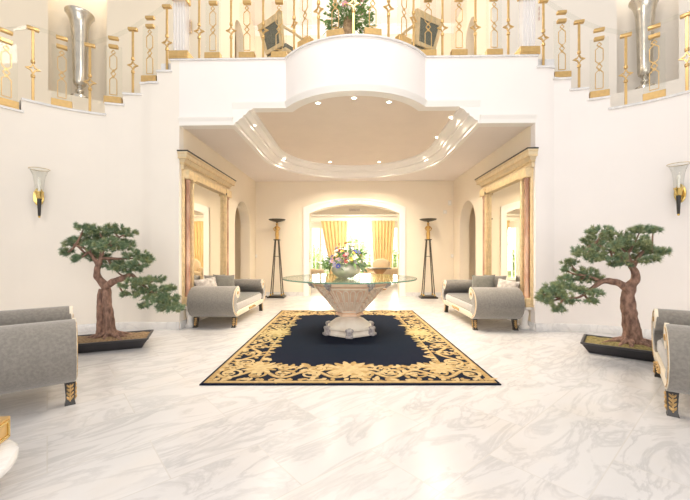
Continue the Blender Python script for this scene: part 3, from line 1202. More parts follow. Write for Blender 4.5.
# ------------------------------------------------------------------ rug
def make_rug():
    WX, LY = 2.76, 4.13
    bw, be = 0.50, 0.58
    root = empty('rug', (-0.063, 5.21, 0), R(1.3), 'navy blue rectangular rug with a wide gold scrollwork border beneath the glass table', 'rug')
    m = MB()
    m.box((0, 0, 0.007), (WX, LY, 0.014), bev=0.004, seg=1)
    pile = m.build('pile', NAVY, root)
    g = MB()
    zc = [0.0146]

    def rib(pts, ws, light=False):
        g.mi = 1 if light else 0
        g.ribbon(pts, ws, zc[0] + (0.0012 if light else 0.0) + random.random() * 0.0006)

    def leaf(p, ang, L, w, mapf, light, curl=0.0):
        n = 7
        pts, ws = [], []
        a = ang
        x, y = p
        for i in range(n + 1):
            t = i / n
            pts.append(mapf(x, y))
            ws.append(w * (math.sin(PI * min(1, t * 0.92 + 0.06)) ** 0.8) * (1 - 0.25 * (i % 2)) + 0.002)
            x += math.cos(a) * L / n
            y += math.sin(a) * L / n
            a += curl / n
        rib(pts, ws, light)

    def spiral(cx, cy, r0, a0, turns, sgn, mapf, w, light):
        n = 22
        pts, ws = [], []
        for i in range(n + 1):
            t = i / n
            r = r0 * (1 - 0.82 * t)
            a = a0 + sgn * turns * 2 * PI * t
            pts.append(mapf(cx + r * math.cos(a), cy + r * math.sin(a)))
            ws.append(w * (1 - 0.45 * t))
        rib(pts, ws, light)

    def side(mapf, s0, s1, w):
        Ls = s1 - s0
        N = max(2, round(Ls / 0.58))
        p = Ls / N
        # solid line pairs
        rib([mapf(s0, .055), mapf(s1, .055)], 0.055)
        rib([mapf(s0, .055), mapf(s1, .055)], 0.018, True)
        rib([mapf(s0, w - .10), mapf(s1, w - .10)], 0.028)
        # main rinceau
        n = N * 24
        mid = w * 0.47
        A = w * 0.17
        pts = [mapf(s0 + Ls * i / n, mid + A * math.sin(2 * PI * (s0 + Ls * i / n) / p)) for i in range(n + 1)]
        rib(pts, 0.048)
        rib(pts, 0.017, True)
        for k in range(N * 2):
            c = s0 + p * (k + 0.5) / 2
            up = 1 if math.sin(2 * PI * c / p) > 0 else -1
            spiral(c, mid - up * A * 0.15, w * 0.20, up * PI / 2 + 0.6, 1.4, -1 if k % 2 else 1, mapf, 0.036, k % 3 == 0)
            for q in range(5):
                leaf((c + random.uniform(-.05, .05), mid - up * A * 0.2 + random.uniform(-.04, .04)), random.uniform(0, 2 * PI), w * 0.15, 0.05, mapf, q % 2 == 0, random.uniform(-1.2, 1.2))
            for q in range(4):
                leaf((c + random.uniform(-.14, .14), mid + up * w * 0.24 + random.uniform(-.03, .03)), random.uniform(0, 2 * PI), w * 0.17, 0.055, mapf, q % 2 == 1, random.uniform(-1.5, 1.5))
            for q in range(4):
                leaf((c + random.uniform(-.14, .14), mid - up * w * 0.26 + random.uniform(-.03, .03)), random.uniform(0, 2 * PI), w * 0.15, 0.05, mapf, q % 2 == 1, random.uniform(-1.5, 1.5))
        # ragged inner edge
        K = round(Ls / 0.085)
        for k in range(K):
            s = s0 + Ls * (k + .5) / K
            big = (k % 7 == 3)
            leaf((s, w - .11), PI / 2 + random.uniform(-.7, .7), 0.16 if big else random.uniform(.07, .11), 0.085 if big else 0.055, mapf, k % 3 == 0, random.uniform(-1, 1))
        # outer leaves
        K = round(Ls / 0.10)
        for k in range(K):
            s = s0 + Ls * (k + .5) / K
            leaf((s, .085), PI / 2 + random.uniform(-.8, .8), random.uniform(.05, .09), 0.05, mapf, k % 3 == 0, random.uniform(-1.3, 1.3))

    def medallion(mapf, s, t, r):
        for k in range(14):
            leaf((s, t), 2 * PI * k / 14, r, r * 0.36, mapf, k % 2 == 0)
        rib([mapf(s + r * .5 * math.cos(2 * PI * i / 24), t + r * .5 * math.sin(2 * PI * i / 24)) for i in range(25)], r * .13)
        for k in (-1, 1):
            for j in range(3):
                spiral(s + k * r * (1.0 + .35 * j), t + .05 * (1 - j), r * .42, PI / 2, 1.3, k, mapf, 0.034, j == 1)
    W2, L2 = WX / 2, LY / 2
    near = lambda s, t: (s, -L2 + t)
    far = lambda s, t: (s, L2 - t)
    lef = lambda s, t: (-W2 + t, s)
    rig = lambda s, t: (W2 - t, s)
    side(near, -W2 + .06, W2 - .06, be)
    side(far, -W2 + .06, W2 - .06, be)
    side(lef, -L2 + be - .1, L2 - be + .1, bw)
    side(rig, -L2 + be - .1, L2 - be + .1, bw)
    for mf in (lef, rig):
        rib([mf(-L2 + .03, .055), mf(L2 - .03, .055)], 0.055)
        medallion(mf, 0, bw * .62, 0.22)
    for mf in (near, far):
        medallion(mf, 0, be * .70, 0.26)
        for s in (-1, 1):
            medallion(mf, s * (W2 - bw * .9), be * .80, 0.20)
    g.mi = 0
    for x0, y0, x1, y1 in ((-W2, -L2, W2, -L2), (-W2, L2, W2, L2), (-W2, -L2, -W2, L2), (W2, -L2, W2, L2)):
        pass
    g.build('scroll_border', [RUGG, RUGL], root, recalc=False, flat=True)
    return root


make_rug()


# ------------------------------------------------------------------ table
def make_table():
    root = empty('pedestal_table', (-0.04, 5.23, 0.0152), 0, 'large round glass table on a carved stone hexagonal urn pedestal at the rug centre', 'table')
    hexv = lambda r, ph: [(r * math.cos(ph + PI / 3 * k), r * math.sin(ph + PI / 3 * k)) for k in range(6)]

    def stack(levels, ph):
        m = MB()
        rings = [[m.bm.verts.new((x, y, z)) for x, y in hexv(r, ph)] for r, z in levels]
        m.face(rings[0][::-1])
        m.face(rings[-1])
        for a, b in zip(rings, rings[1:]):
            for i in range(6):
                j = (i + 1) % 6
                m.face([a[i], a[j], b[j], b[i]])
        return m
    # plinth with a corner to the front
    stack([(0.39, 0), (0.39, 0.025), (0.37, 0.035), (0.355, 0.062), (0.37, 0.078), (0.385, 0.086), (0.38, 0.105), (0.33, 0.115)], -PI / 2).build('plinth', STONE, root, flat=True)
    m = MB()
    m.lathe([(0.31, 0.11), (0.285, 0.155), (0.22, 0.20), (0.15, 0.225), (0.145, 0.245), (0.16, 0.255)], n=40)
    m.build('dome_foot', STONE, root)
    for k in range(6):
        a = -PI / 2 + PI / 3 * k
        m = MB()
        c = Vector((0.372 * math.cos(a), 0.372 * math.sin(a), 0))
        m.box((c.x, c.y, 0.065), (0.085, 0.09, 0.13), rz=a + PI / 2, bev=0.03, seg=3)
        m.box((c.x * 1.02, c.y * 1.02, 0.02), (0.11, 0.11, 0.04), rz=a + PI / 2, bev=0.015)
        for q in (-1, 1):
            e = c + Vector((-math.sin(a), math.cos(a), 0)) * 0.035 * q
            m.lathe([(0, -.025), (.018, -.018), (.025, 0), (.018, .018), (0, .025)], (e.x * 1.05, e.y * 1.05, 0.10), n=10)
        m.build('corner_mount', STONEG, root)
    # tapering hexagonal body, flat face to the front
    stack([(0.17, 0.25), (0.215, 0.26), (0.215, 0.285), (0.19, 0.295), (0.205, 0.31), (0.555, 0.70), (0.585, 0.71), (0.585, 0.755), (0.62, 0.765), (0.62, 0.788)], 0.0).build('urn_body', STONEP, root, flat=True)
    # carved panels on the faces
    for k in range(6):
        a = PI / 6 + PI / 3 * k
        cs = math.cos(PI / 6)
        p0, p1 = 0.205 * cs, 0.555 * cs
        nrm = Vector((math.cos(a), math.sin(a), 0))
        tan = Vector((-math.sin(a), math.cos(a), 0))

        def on(t, q, out=0.0):
            r = p0 + (p1 - p0) * t
            hw = (0.205 + (0.555 - 0.205) * t) / 2
            return nrm * (r + out * 0.74) + tan * hw * q + Vector((0, 0, 0.31 + 0.39 * t - out * 0.67))
        m = MB()
        for q in (-0.92, 0.92):
            m.tube([on(0.02, q), on(0.98, q)], 0.011, 6)
        m.tube([on(0.93, -.9), on(0.93, .9)], 0.014, 6)
        m.tube([on(0.04, -.9), on(0.04, .9)], 0.012, 6)
        m.build('face_frame', STONEM, root)
        front = (k == 4)
        m = MB()
        if k in (4, 1):
            for q in (-0.62, -0.21, 0.21, 0.62):
                pts = [on(0.12, q * .9), on(0.85, q)]
                m.tube([on(0.10, q - .16), on(0.78, q - .15), on(0.85, q - .08), on(0.87, q), on(0.85, q + .08), on(0.78, q + .15), on(0.10, q + .16)], 0.0085, 6)
                m.tube([on(0.14, q, .004), on(0.45, q, .002)], 0.012, 6)
        else:
            for j in range(5):
                t = 0.15 + 0.17 * j
                for q in (-1, 1):
                    pts = []
                    for i in range(13):
                        u = i / 12
                        rr = 0.34 * (1 - .8 * u)
                        aa = q * (u * 2.6 * PI)
                        pts.append(on(min(.95, t + rr * .28 * math.sin(aa + PI / 2)), q * 0.40 + rr * math.cos(aa + PI / 2), 0.004))
                    m.tube(pts, 0.0095, 6)
            m.tube([on(.05, 0, .004), on(.9, 0, .004)], 0.012, 6)
        m.build('carved_relief', STONEM, root)
    for k in range(6):
        a = PI / 3 * k
        m = MB()
        c = Vector((0.60 * math.cos(a), 0.60 * math.sin(a), 0))
        m.box((c.x, c.y, 0.745), (0.07, 0.10, 0.075), rz=a, bev=0.02, seg=3)
        m.tube([(c.x * 1.03, c.y * 1.03, 0.77), (c.x * .99, c.y * .99, 0.70), (c.x * .9, c.y * .9, 0.655)], [0.035, 0.03, 0.012], 8)
        m.build('scroll_mount', STONEG, root)
    m = MB()
    m.lathe([(0, 0.789), (0.998, 0.789), (1.0, 0.791), (1.0, 0.806), (0.998, 0.808), (0, 0.808)], n=96)
    # only the two faces; the rim is a strip of its own
    o = m.build('glass_top', TGLASS, root)
    m = MB()
    m.lathe([(0.9985, 0.7895), (1.0025, 0.791), (1.0025, 0.806), (0.9985, 0.8075)], n=96)
    m.build('glass_rim', TEDGE, root)
    return root


tb = make_table()
tb.scale = (1, 1, 1.03)


# ------------------------------------------------------------------ scroll-arm benches
def make_bench(label, loc, rz, a=0.80, D=0.73, LI=0.05):
    root = empty('scroll_bench', loc, rz, label, 'bench')
    XZf = Matrix(((1, 0, 0, 0), (0, 0, 1, 0), (0, 1, 0, 0), (0, 0, 0, 1)))
    Rr, zc = 0.25, 0.42
    for s in (-1, 1):
        out = [(a + Rr * math.cos(t), zc + Rr * math.sin(t)) for t in [R(-90 + 10 * i) for i in range(19)]]
        bol = [(a - 0.0 + 0.105 * math.cos(t), 0.565 + 0.105 * math.sin(t)) for t in [R(100 + 15 * i) for i in range(11)]]
        inner = [(a + 0.03, 0.455), (a + 0.075, 0.42), (a + 0.07, 0.36), (a + 0.02, 0.31), (a - 0.05, 0.29), (a - .05, 0.17)]
        poly = [(s * x, z) for x, z in out + bol + inner]
        m = MB()
        m.prism(poly, -D / 2, D / 2, XZf, bev=0.014, seg=3)
        m.build('rolled_arm', VELVET, root)
        # scroll frames on the front and the back face
        for f in (-1,):
            m = MB()
            ctr = [(a - 0.02, 0.185)] + [(a + (Rr - .030) * math.cos(t), zc + (Rr - .030) * math.sin(t)) for t in [R(-90 + 10 * i) for i in range(19)]]
            ctr += [(a + (0.095 - 0.02 * i / 6) * math.cos(R(110 + 22 * i)), 0.565 + (0.095 - .02 * i / 6) * math.sin(R(110 + 22 * i))) for i in range(0, 12)]
            ctr += [(a + 0.05 * math.cos(R(30 + 40 * i)), 0.565 + 0.05 * math.sin(R(30 + 40 * i))) for i in range(0, 7)]
            P2 = [Vector((s * x, z)) for x, z in ctr]
            y = f * (D / 2 - 0.002)

            def band(mb, P, w, y0, y1):
                L, Rr_ = [], []
                for i in range(len(P)):
                    t = (P[min(i + 1, len(P) - 1)] - P[max(i - 1, 0)]).normalized()
                    nn = Vector((-t.y, t.x)) * w / 2
                    L.append(P[i] + nn)
                    Rr_.append(P[i] - nn)
                rows = [[mb.bm.verts.new((q.x, yy, q.y)) for q, yy in ((L[i], y0), (Rr_[i], y0), (Rr_[i], y1), (L[i], y1))] for i in range(len(P))]
                for A, B in zip(rows, rows[1:]):
                    for i in range(4):
                        k = (i + 1) % 4
                        mb.face([A[i], A[k], B[k], B[i]])
                mb.face(rows[0])
                mb.face(rows[-1][::-1])
            band(m, P2, 0.036, y - .006, y + .02)
            m.build('scroll_frame', CREAMW, root)
            m = MB()
            band(m, P2[2:20], 0.010, y - .010, y + .005)
            m.build('gilt_line', ORN, root)
            m = MB()
            mt = Matrix.Translation((s * a, y - .004, 0.565)) @ Matrix.Rotation(R(90), 4, 'X')
            m.lathe([(0, -.012), (.022, -.010), (.028, 0), (.022, .010), (0, .012)], n=14, mt=mt)
            m.build('gilt_rosette', ORN, root)
    m = MB()
    for f in (-1, 1):
        m.box((0, f * (D / 2 - 0.015), 0.215), (2 * a + .1, 0.035, 0.085), bev=0.006)
    m.box((0, 0, 0.20), (2 * a, D - .05, 0.05))
    m.build('seat_rail', CREAMW, root)
    m = MB()
    m.box((0, -D / 2 - 0.004, 0.215), (min(0.36, a * .5), 0.012, 0.05), bev=0.005)
    for k in range(7):
        x = (k - 3) * min(0.06, a * .08)
        m.lathe([(0, -.014), (.014, -.010), (.02, 0), (.014, .01), (0, .014)], (x, -D / 2 - 0.008, 0.215 + 0.012 * math.cos(k * 1.6)), n=8)
    m.build('carved_crest', ORN, root)
    m = MB()
    m.box((0, 0, 0.315), (2 * a - .02, D - 0.03, 0.13), bev=0.03, seg=3)
    m.build('seat_cushion', SILVERF, root)
    m = MB()
    m.box((0, 0.005, 0.378), (2 * a - .06, D - 0.07, 0.05), bev=0.022, seg=3)
    m.build('seat_top', VELVETD, root)
    m = MB()
    m.box((0, D / 2 - 0.03, 0.40), (2 * a, 0.05, 0.22), bev=0.02, seg=3)
    m.build('low_back', VELVETD, root)
    for s in (-1, 1):
        for f in (-1, 1):
            m = MB()
            x, y = s * (a + 0.0), f * (D / 2 - LI)
            secs = []
            for t, w in ((0, 0.075), (0.3, 0.066), (0.6, 0.058), (0.85, 0.058), (1.0, 0.07)):
                z = 0.185 * (1 - t)
                ox = s * (0.0 + 0.045 * t * t)
                secs.append([m.bm.verts.new((x + ox + w / 2 * q, y + w / 2 * r, z)) for q, r in ((-1, -1), (1, -1), (1, 1), (-1, 1))])
            for A, B in zip(secs, secs[1:]):
                for i in range(4):
                    j = (i + 1) % 4
                    m.face([A[i], A[j], B[j], B[i]])
            m.face(secs[0])
            m.face(secs[-1][::-1])
            leg = m.build('leg', BLACK, root, angle=50)
            m = MB()
            lx = lambda z: s * 0.045 * (1 - z / .185) ** 2
            for fx, fy in ((s, 0),) + (((0, -1),) if f == -1 else ()):
                def pt(z, q, o):
                    w_ = 0.031
                    return Vector((x + lx(z) + fx * (w_ + o) + (q if fy else 0), y + fy * (w_ + o) + (q if fx else 0), z))
                for k in range(4):           # palmette of paired leaves on a stem
                    z = 0.035 + 0.030 * k
                    for q in (-1, 1):
                        m.tube([pt(z, 0, .002), pt(z + .018, q * .013, .005), pt(z + .030, q * .021, .002)], [.006, .009, .003], 6)
                    m.lathe([(0, -.012), (.009, -.007), (.012, 0), (.009, .007), (0, .012)], pt(z + .012, 0, .003), n=8)
                m.tube([pt(.025, 0, .0), pt(.16, 0, .0)], .005, 6)
            m.build('gilt_mount', ORN, leg)
    return root


make_bench('long grey velvet scroll-arm bench by the mirror on the side of the brown mossed bonsai', (-2.25, 6.44, 0), R(90))
make_bench('long grey velvet scroll-arm bench by the mirror on the side of the olive mossed bonsai', (2.26, 6.34, 0), R(-90))


def bench_at(front_leg_near, front_leg_far, side, label):
    p, q = Vector(front_leg_near), Vector(front_leg_far)
    e = (q - p)
    a = e.length / 2
    e.normalize()
    n = Vector((-e.y, e.x)) if side > 0 else Vector((e.y, -e.x))       # front normal, towards the table
    D = 0.78
    c = (p + q) / 2 - n * (D / 2 - 0.035)
    rz = math.atan2(n.x, -n.y)
    return make_bench(label, (c.x, c.y, 0), rz, a=a, D=D, LI=0.035)


fa = lambda px, py: tuple(floor_at(px, py).xy)
qa, qb = Vector(fa(672, 413)), Vector(fa(660.5, 381))
ua = (qb - qa).normalized()
bench_at(qa, qa + ua * 0.94, 1, 'short grey velvet scroll-arm seat before the bonsai tray with olive moss')
qa = Vector(fa(70, 402))
ub = Vector((-0.655, 0.755))
bench_at(qa, qa + ub * 0.94, -1, 'short grey velvet scroll-arm seat close to the marble bottom step')


# ------------------------------------------------------------------ cushions
def cushion(label, loc, rz, tilt, w, mat, roll=0.0, piped=None):
    m = MB()
    n = 18
    T = Matrix.Rotation(rz, 4, 'Z') @ Matrix.Rotation(tilt, 4, 'X') @ Matrix.Rotation(roll, 4, 'Y')

    def side(sg):
        def fn(u, v):
            x, z = 2 * u - 1, 2 * v - 1
            th = 0.075 * (max(0, 1 - x * x) ** 0.55) * (max(0, 1 - z * z) ** 0.55)
            pin = 1 - 0.07 * (1 - abs(x) ** 3) * abs(z) ** 2 - 0.0
            pin2 = 1 - 0.07 * (1 - abs(z) ** 3) * abs(x) ** 2
            return T @ Vector((x * w / 2 * pin2, sg * (th + 0.002), z * w / 2 * pin + w / 2))
        return fn
    m.grid(side(-1), n, n)
    m.grid(side(1), n, n)
    bmesh.ops.remove_doubles(m.bm, verts=m.bm.verts, dist=0.0045)
    o = m.build('cushion', mat)
    o.location = loc
    return tag(o, label, 'cushion')


PATT = pmat('patterned_cushion_fabric', (0.60, 0.55, 0.50), 0.75, col2=(0.30, 0.27, 0.24), scale=16, sheen=0.3)
ZS = 0.405
cushion('plain grey velvet cushion in front, upright on the long bench near the brown mossed bonsai', (-2.32, 6.25, ZS), R(48), R(-14), 0.43, VELVETD, R(4))
cushion('plain grey cushion peeking out behind the upright one, bench near brown mossed bonsai', (-2.50, 6.33, ZS), R(50), R(-12), 0.42, VELVET)
cushion('silver patterned cushion behind the rolled arm, bench near brown mossed bonsai', (-2.43, 5.86, ZS), R(50), R(-16), 0.40, PATT, R(-6))
cushion('plain grey velvet cushion in front, upright on the long bench near the olive mossed bonsai', (2.34, 6.25, ZS), R(-44), R(-14), 0.43, VELVETD, R(-4))
cushion('plain grey cushion peeking out behind the upright one, bench near olive mossed bonsai', (2.55, 6.30, ZS), R(-46), R(-12), 0.42, VELVET)
cushion('silver patterned cushion behind the rolled arm, bench near olive mossed bonsai', (2.52, 5.80, ZS), R(-52), R(-16), 0.38, PATT, R(6))


# ------------------------------------------------------------------ mirrors
def make_mirror(label, loc, rz, flip=1):
    """local x along the wall, -y out of the wall."""
    root = empty('wall_mirror', loc, rz, label, 'mirror')
    hw = 1.0
    m = MB()
    m.box((0, -0.018, 1.46), (2 * hw - .60, 0.012, 2.06))
    m.build('mirror_glass', MIRROR, root)
    m = MB()
    m.box((0, -0.006, 1.5), (2 * hw - .1, 0.012, 2.3))
    m.build('backboard', GOLDL, root)
    for s in (-1, 1):
        m = MB()
        m.box((s * (hw - .022), -0.02, 1.45), (0.035, 0.04, 2.14), bev=0.006)
        m.box((s * (hw - .235), -0.045, 1.45), (0.05, 0.09, 2.14), bev=0.008)
        m.build('gilt_stile', GOLDL, root)
        m = MB()
        mt = Matrix.Translation((s * (hw - .115), -0.05, 0))
        m.lathe([(0.0, .50), (0.05, .50), (0.05, .53), (0.038, .55), (0.038, 1.5), (0.036, 2.36), (0.048, 2.38), (0.048, 2.42), (0, 2.42)], n=20, mt=mt)
        m.build('pink_column', PINKM, root)
        for nm_, z0, z1, w in (('column_foot', 0.36, 0.40, .28), ('column_base', 0.40, 0.50, .25), ('column_capital', 2.42, 2.57, .26)):
            MB().box((s * (hw - .135), -0.055, (z0 + z1) / 2), (w, 0.13, z1 - z0), bev=0.008).build(nm_, GOLDL, root)
        m = MB()      # beaded inner fillet
        for k in range(52):
            m.lathe([(0, -.014), (.012, -.008), (.015, 0), (.012, .008), (0, .014)], (s * (hw - .29), -0.045, 0.46 + 0.039 * k), n=6)
        m.box((s * (hw - .29), -0.025, 1.46), (0.045, 0.03, 2.06))
        m.build('beading', GOLDL, root)
        m = MB()
        m.box((s * (hw - .135), -0.05, 0.335), (0.20, 0.10, 0.05), bev=0.01)
        m.lathe([(0.0, 0), (0.075, 0), (0.078, 0.03), (0.055, 0.05), (0.045, 0.10), (0.06, 0.2), (0.068, 0.26), (0.05, 0.31), (0.0, 0.31)], (s * (hw - .135), -0.078, 0), n=18)
        m.build('white_foot', TRIM, root)
    m = MB()
    for z, h in ((0.44, .07), (2.51, .12)):
        MB().box((0, -0.045, z), (2 * hw - .5, 0.09, h), bev=0.01).build('inner_rail', GOLDL, root)
    # entablature with returns
    m = MB()
    zt = 2.57
    K = 0.25 / 0.325
    prof = [(o, zt + h * K) for o, h in ((0.0, 0), (0.125, 0), (0.125, .09), (0.14, .10), (0.14, .13), (0.16, .145), (0.175, .18), (0.21, .21), (0.225, .25), (0.225, .29), (0.24, .30), (0.24, .325), (0.0, .325))]
    # path along the front with returns to the wall at both ends; profile offset is relative to the body
    body = 0.02
    path = [(-hw, 0.0), (-hw, -body), (hw, -body), (hw, 0.0)]
    m.sweep(path, [(o - 0.10 if o else -0.02, z) for o, z in prof], side=-1)
    m.build('cornice', [GILTC], root)
    m = MB()
    for o, z in ((0.045, zt + .115 * K), (0.115, zt + .205 * K), (0.13, zt + .30 * K)):
        m.sweep(path, [(o - .01, z - .012), (o + .006, z - .012), (o + .006, z + .012), (o - .01, z + .012)], side=-1)
    m.build('cornice_fillet', GOLDL, root)
    m = MB()
    m.sweep(path, [(-0.02, zt + .25), (0.145, zt + .25), (0.15, zt + .27), (-0.02, zt + .27)], side=-1)
    m.box((0, -0.015, zt + .26), (2 * hw, 0.03, 0.02))
    m.build('dark_top', BLACK, root)
    m = MB()
    for s in (-1, 1):
        m.lathe([(0, -.012), (.02, -.010), (.026, 0), (.02, .010), (0, .012)], n=12, mt=Matrix.Translation((s * (hw - .255), -0.098, 2.47)) @ Matrix.Rotation(R(90), 4, 'X'))
    m.build('rosette', BRONZE, root)
    return root


make_mirror('tall gilt wall mirror with pink columns behind the bench near the brown mossed bonsai', (XL, 6.52, 0), R(90))
make_mirror('tall gilt wall mirror with pink columns behind the bench near the olive mossed bonsai', (XR, 6.50, 0), R(-90))


# ------------------------------------------------------------------ torchieres
def make_torchiere(label, loc):
    root = empty('torchiere', loc, 0, label, 'floor lamp')
    m = MB()
    m.box((0, 0, 0.02), (0.46, 0.40, 0.04), bev=0.006)
    m.box((0, 0, 0.05), (0.38, 0.34, 0.025), bev=0.006)
    m.build('base', BLACK, root)
    for sx in (-1, 1):
        for sy in (-1, 1):
            m = MB()
            m.tube([(sx * .15, sy * .13, 0.06), (sx * .045, sy * .045, 1.58)], 0.014, 10)
            leg = m.build('leg', BRONZE, root)
            m = MB()
            m.lathe([(0.024, 0.06), (0.024, 0.09), (0.016, 0.11)], (sx * .15, sy * .13, 0), n=10)
            m.build('leg_ferrule', BRASS, leg)
    m = MB()
    m.box((0, 0, 1.59), (0.16, 0.16, 0.03), bev=0.005)
    m.box((0, 0, 1.135), (0.15, 0.13, 0.012))
    m.build('plate', BRONZE, root)
    m = MB()   # gilded statuette with raised arms
    m.lathe([(0.0, 1.605), (0.055, 1.605), (0.05, 1.63), (0.045, 1.65), (0.052, 1.72), (0.048, 1.80), (0.036, 1.86), (0.052, 1.92), (0.058, 1.955), (0.025, 1.975), (0.018, 1.99), (0.034, 2.01), (0.036, 2.035), (0.022, 2.06), (0.0, 2.065)], n=16)
    for s in (-1, 1):
        m.tube([(s * .05, 0, 1.945), (s * .085, -.03, 1.90), (s * .06, -.055, 1.85), (s * .02, -.055, 1.83)], [0.019, 0.016, 0.014, 0.012], 8)
    m.build('gilt_figure', ORNG, root)
    m = MB()
    m.lathe([(0.0, 2.06), (0.02, 2.06), (0.03, 2.085), (0.12, 2.10), (0.21, 2.13), (0.235, 2.155), (0.23, 2.16), (0.2, 2.145), (0.1, 2.125), (0.0, 2.12)], n=32)
    m.build('bowl_shade', BRONZE, root)
    return root


make_torchiere('dark torchiere lamp with gilt figure against back wall, beside the bench near brown mossed bonsai', (-2.08, 9.50, 0))
make_torchiere('dark torchiere lamp with gilt figure against back wall, beside the wall switches', (2.08, 9.50, 0))
m = MB()
m.tube([(-2.28, 9.45, .008), (-2.4, 9.5, .008), (-2.47, 9.62, .008), (-2.55, 9.76, .008)], 0.007, 6)
cord = m.build('floor_cord', BLACK)
tag(cord, 'short black lamp cord on the floor beside the torchiere, with an inline switch', 'cord')
m = MB()
m.box((-2.43, 9.53, 0.025), (0.13, 0.05, 0.03), rz=R(30), bev=0.01)
m.build('inline_switch', BLACK, cord)


# ------------------------------------------------------------------ bonsai trees
def make_bonsai(label, pot_c, pot_rz, Yt, trunk, branches, pads, o2, sc, soil, ndl, seed, second=None, tk=1.0):
    """trunk / branches: (px, py, depth offset, radius); pads: (px, py, rx, ry) in photograph units, turned into metres at depth Yt."""
    rnd = random.Random(seed)
    root = empty('potted_bonsai', (pot_c[0], pot_c[1], 0), 0, label, 'bonsai')
    off = Vector((pot_c[0], pot_c[1], 0))
    W2 = lambda px, py, dy=0.0: at(px, py, Yt + dy) - off
    rot = Matrix.Rotation(pot_rz, 4, 'Z')
    # tray: tapered rectangle with rim and hollow top
    m = MB()
    lev = [(0.46, 0.20, 0.0), (0.47, 0.21, 0.012), (0.53, 0.265, 0.105), (0.545, 0.28, 0.115), (0.545, 0.28, 0.13), (0.52, 0.255, 0.13), (0.51, 0.245, 0.10)]
    rings = [[m.bm.verts.new(rot @ Vector((sx * a, sy * b, z))) for sx, sy in ((-1, -1), (1, -1), (1, 1), (-1, 1))] for a, b, z in lev]
    m.face(rings[0][::-1])
    m.face(rings[-1])
    for A, B in zip(rings, rings[1:]):
        for i in range(4):
            j = (i + 1) % 4
            m.face([A[i], A[j], B[j], B[i]])
    m.build('tray', POT, root, flat=True)
    m = MB()

    def sf(u, v):
        x, y = (2 * u - 1), (2 * v - 1)
        e = max(abs(x), abs(y))
        z = 0.105 + 0.035 * (1 - e ** 3) + 0.02 * noise.noise(Vector((x * 5, y * 4, seed)))
        return rot @ Vector((x * .512, y * .247, z))
    m.grid(sf, 40, 24)
    m.build('moss', soil, root)
    # trunk with roots

    def curve(pts, sub=6):
        P = [Vector(p) for p in pts]
        out = []
        for i in range(len(P) - 1):
            p0, p1, p2, p3 = P[max(i - 1, 0)], P[i], P[i + 1], P[min(i + 2, len(P) - 1)]
            for k in range(sub):
                t = k / sub
                out.append(0.5 * ((2 * p1) + (-p0 + p2) * t + (2 * p0 - 5 * p1 + 4 * p2 - p3) * t * t + (-p0 + 3 * p1 - 3 * p2 + p3) * t ** 3))
        out.append(P[-1])
        return out

    def rads(rs, sub=6):
        o = []
        for i in range(len(rs) - 1):
            for k in range(sub):
                o.append(rs[i] + (rs[i + 1] - rs[i]) * k / sub)
        o.append(rs[-1])
        return o
    m = MB()
    tp = [W2(p[0], p[1], p[2]) for p in trunk]
    tp[0].z = 0.10
    m.tube(curve(tp), rads([p[3] * tk for p in trunk]), 16, wob=0.22)
    base = tp[0]
    if second:
        p2 = [W2(p[0], p[1], p[2]) for p in second]
        p2[0].z = 0.10
        m.tube(curve(p2), rads([p[3] for p in second]), 12, wob=0.22)
    r0 = trunk[0][3]
    for k in range(9):
        a = 2 * PI * k / 9 + rnd.uniform(-.25, .25)
        L = rnd.uniform(1.8, 2.9) * r0
        d = Vector((math.cos(a), math.sin(a) * .75, 0))
        b = base.copy()
        m.tube(curve([b + d * r0 * .35 + Vector((0, 0, .16)), b + d * r0 * .8 + Vector((0, 0, .075)), b + d * (r0 * .6 + L * .7) + Vector((0, 0, .035)), b + d * (r0 * .6 + L) + Vector((0, 0, .01))], 4),
               rads([r0 * .38, r0 * .33, r0 * .20, r0 * .08], 4), 8, wob=0.2)
    m.build('trunk', BARK, root)
    # branches
    m = MB()
    tips = []
    for br in branches:
        bp = [W2(p[0], p[1], p[2]) for p in br]
        c = curve(bp)
        m.tube(c, rads([p[3] for p in br]), 10, wob=0.25)
        tips += c[3:]
    tips += curve(tp)[-5:]
    pts = []
    for px, py, rx, ry in pads:
        dy = rnd.uniform(-0.20, 0.20)
        c = W2(px, py, dy)
        near = min(tips, key=lambda t: (t - c).length)
        mid = (near + c) / 2 + Vector((0, 0, -0.02))
        m.tube(curve([near, mid, c - Vector((0, 0, .01))], 3), rads([0.016, 0.011, 0.006], 3), 6)
        k = Yt / F
        pts.append((c, rx * k, ry * k))
    m.build('branches', BARK, root)
    # needles: tufts spread over each pad
    m = MB()
    for c, rx, ry in pts:
        nt_ = int(12 + rx * ry * 3200)
        for q in range(nt_):
            while True:
                x, y, z = rnd.uniform(-1, 1), rnd.uniform(-1, 1), rnd.uniform(-.9, 1)
                if x * x + y * y + z * z <= 1:
                    break
            p = c + Vector((x * rx, y * rx * 0.85, z * ry * 0.9)) * 1.04
            ax = Vector((x * .9, y * .9, 0.55 + 0.5 * z)).normalized()
            m.mi = 1 if rnd.random() < o2 else 0
            L0 = rnd.uniform(0.042, 0.062)
            for j in range(26):
                d = (ax + Vector((rnd.gauss(0, .75), rnd.gauss(0, .75), rnd.gauss(0, .75)))).normalized()
                s_ = d.orthogonal().normalized() * 0.0046
                s2 = d.cross(s_).normalized() * 0.0046
                L = L0 * rnd.uniform(.75, 1.1)
                b0 = p - d * 0.01
                v = [m.bm.verts.new(b0 + s_), m.bm.verts.new(b0 - s_ * .5 + s2), m.bm.verts.new(b0 - s_ * .5 - s2), m.bm.verts.new(p + d * L * .7 + s_ * .9), m.bm.verts.new(p + d * L)]
                m.face([v[0], v[1], v[4]])
                m.face([v[1], v[2], v[4]])
                m.face([v[2], v[0], v[4]])
    m.build('foliage', [ndl, NEEDLE2], root, flat=True, recalc=False)
    return root


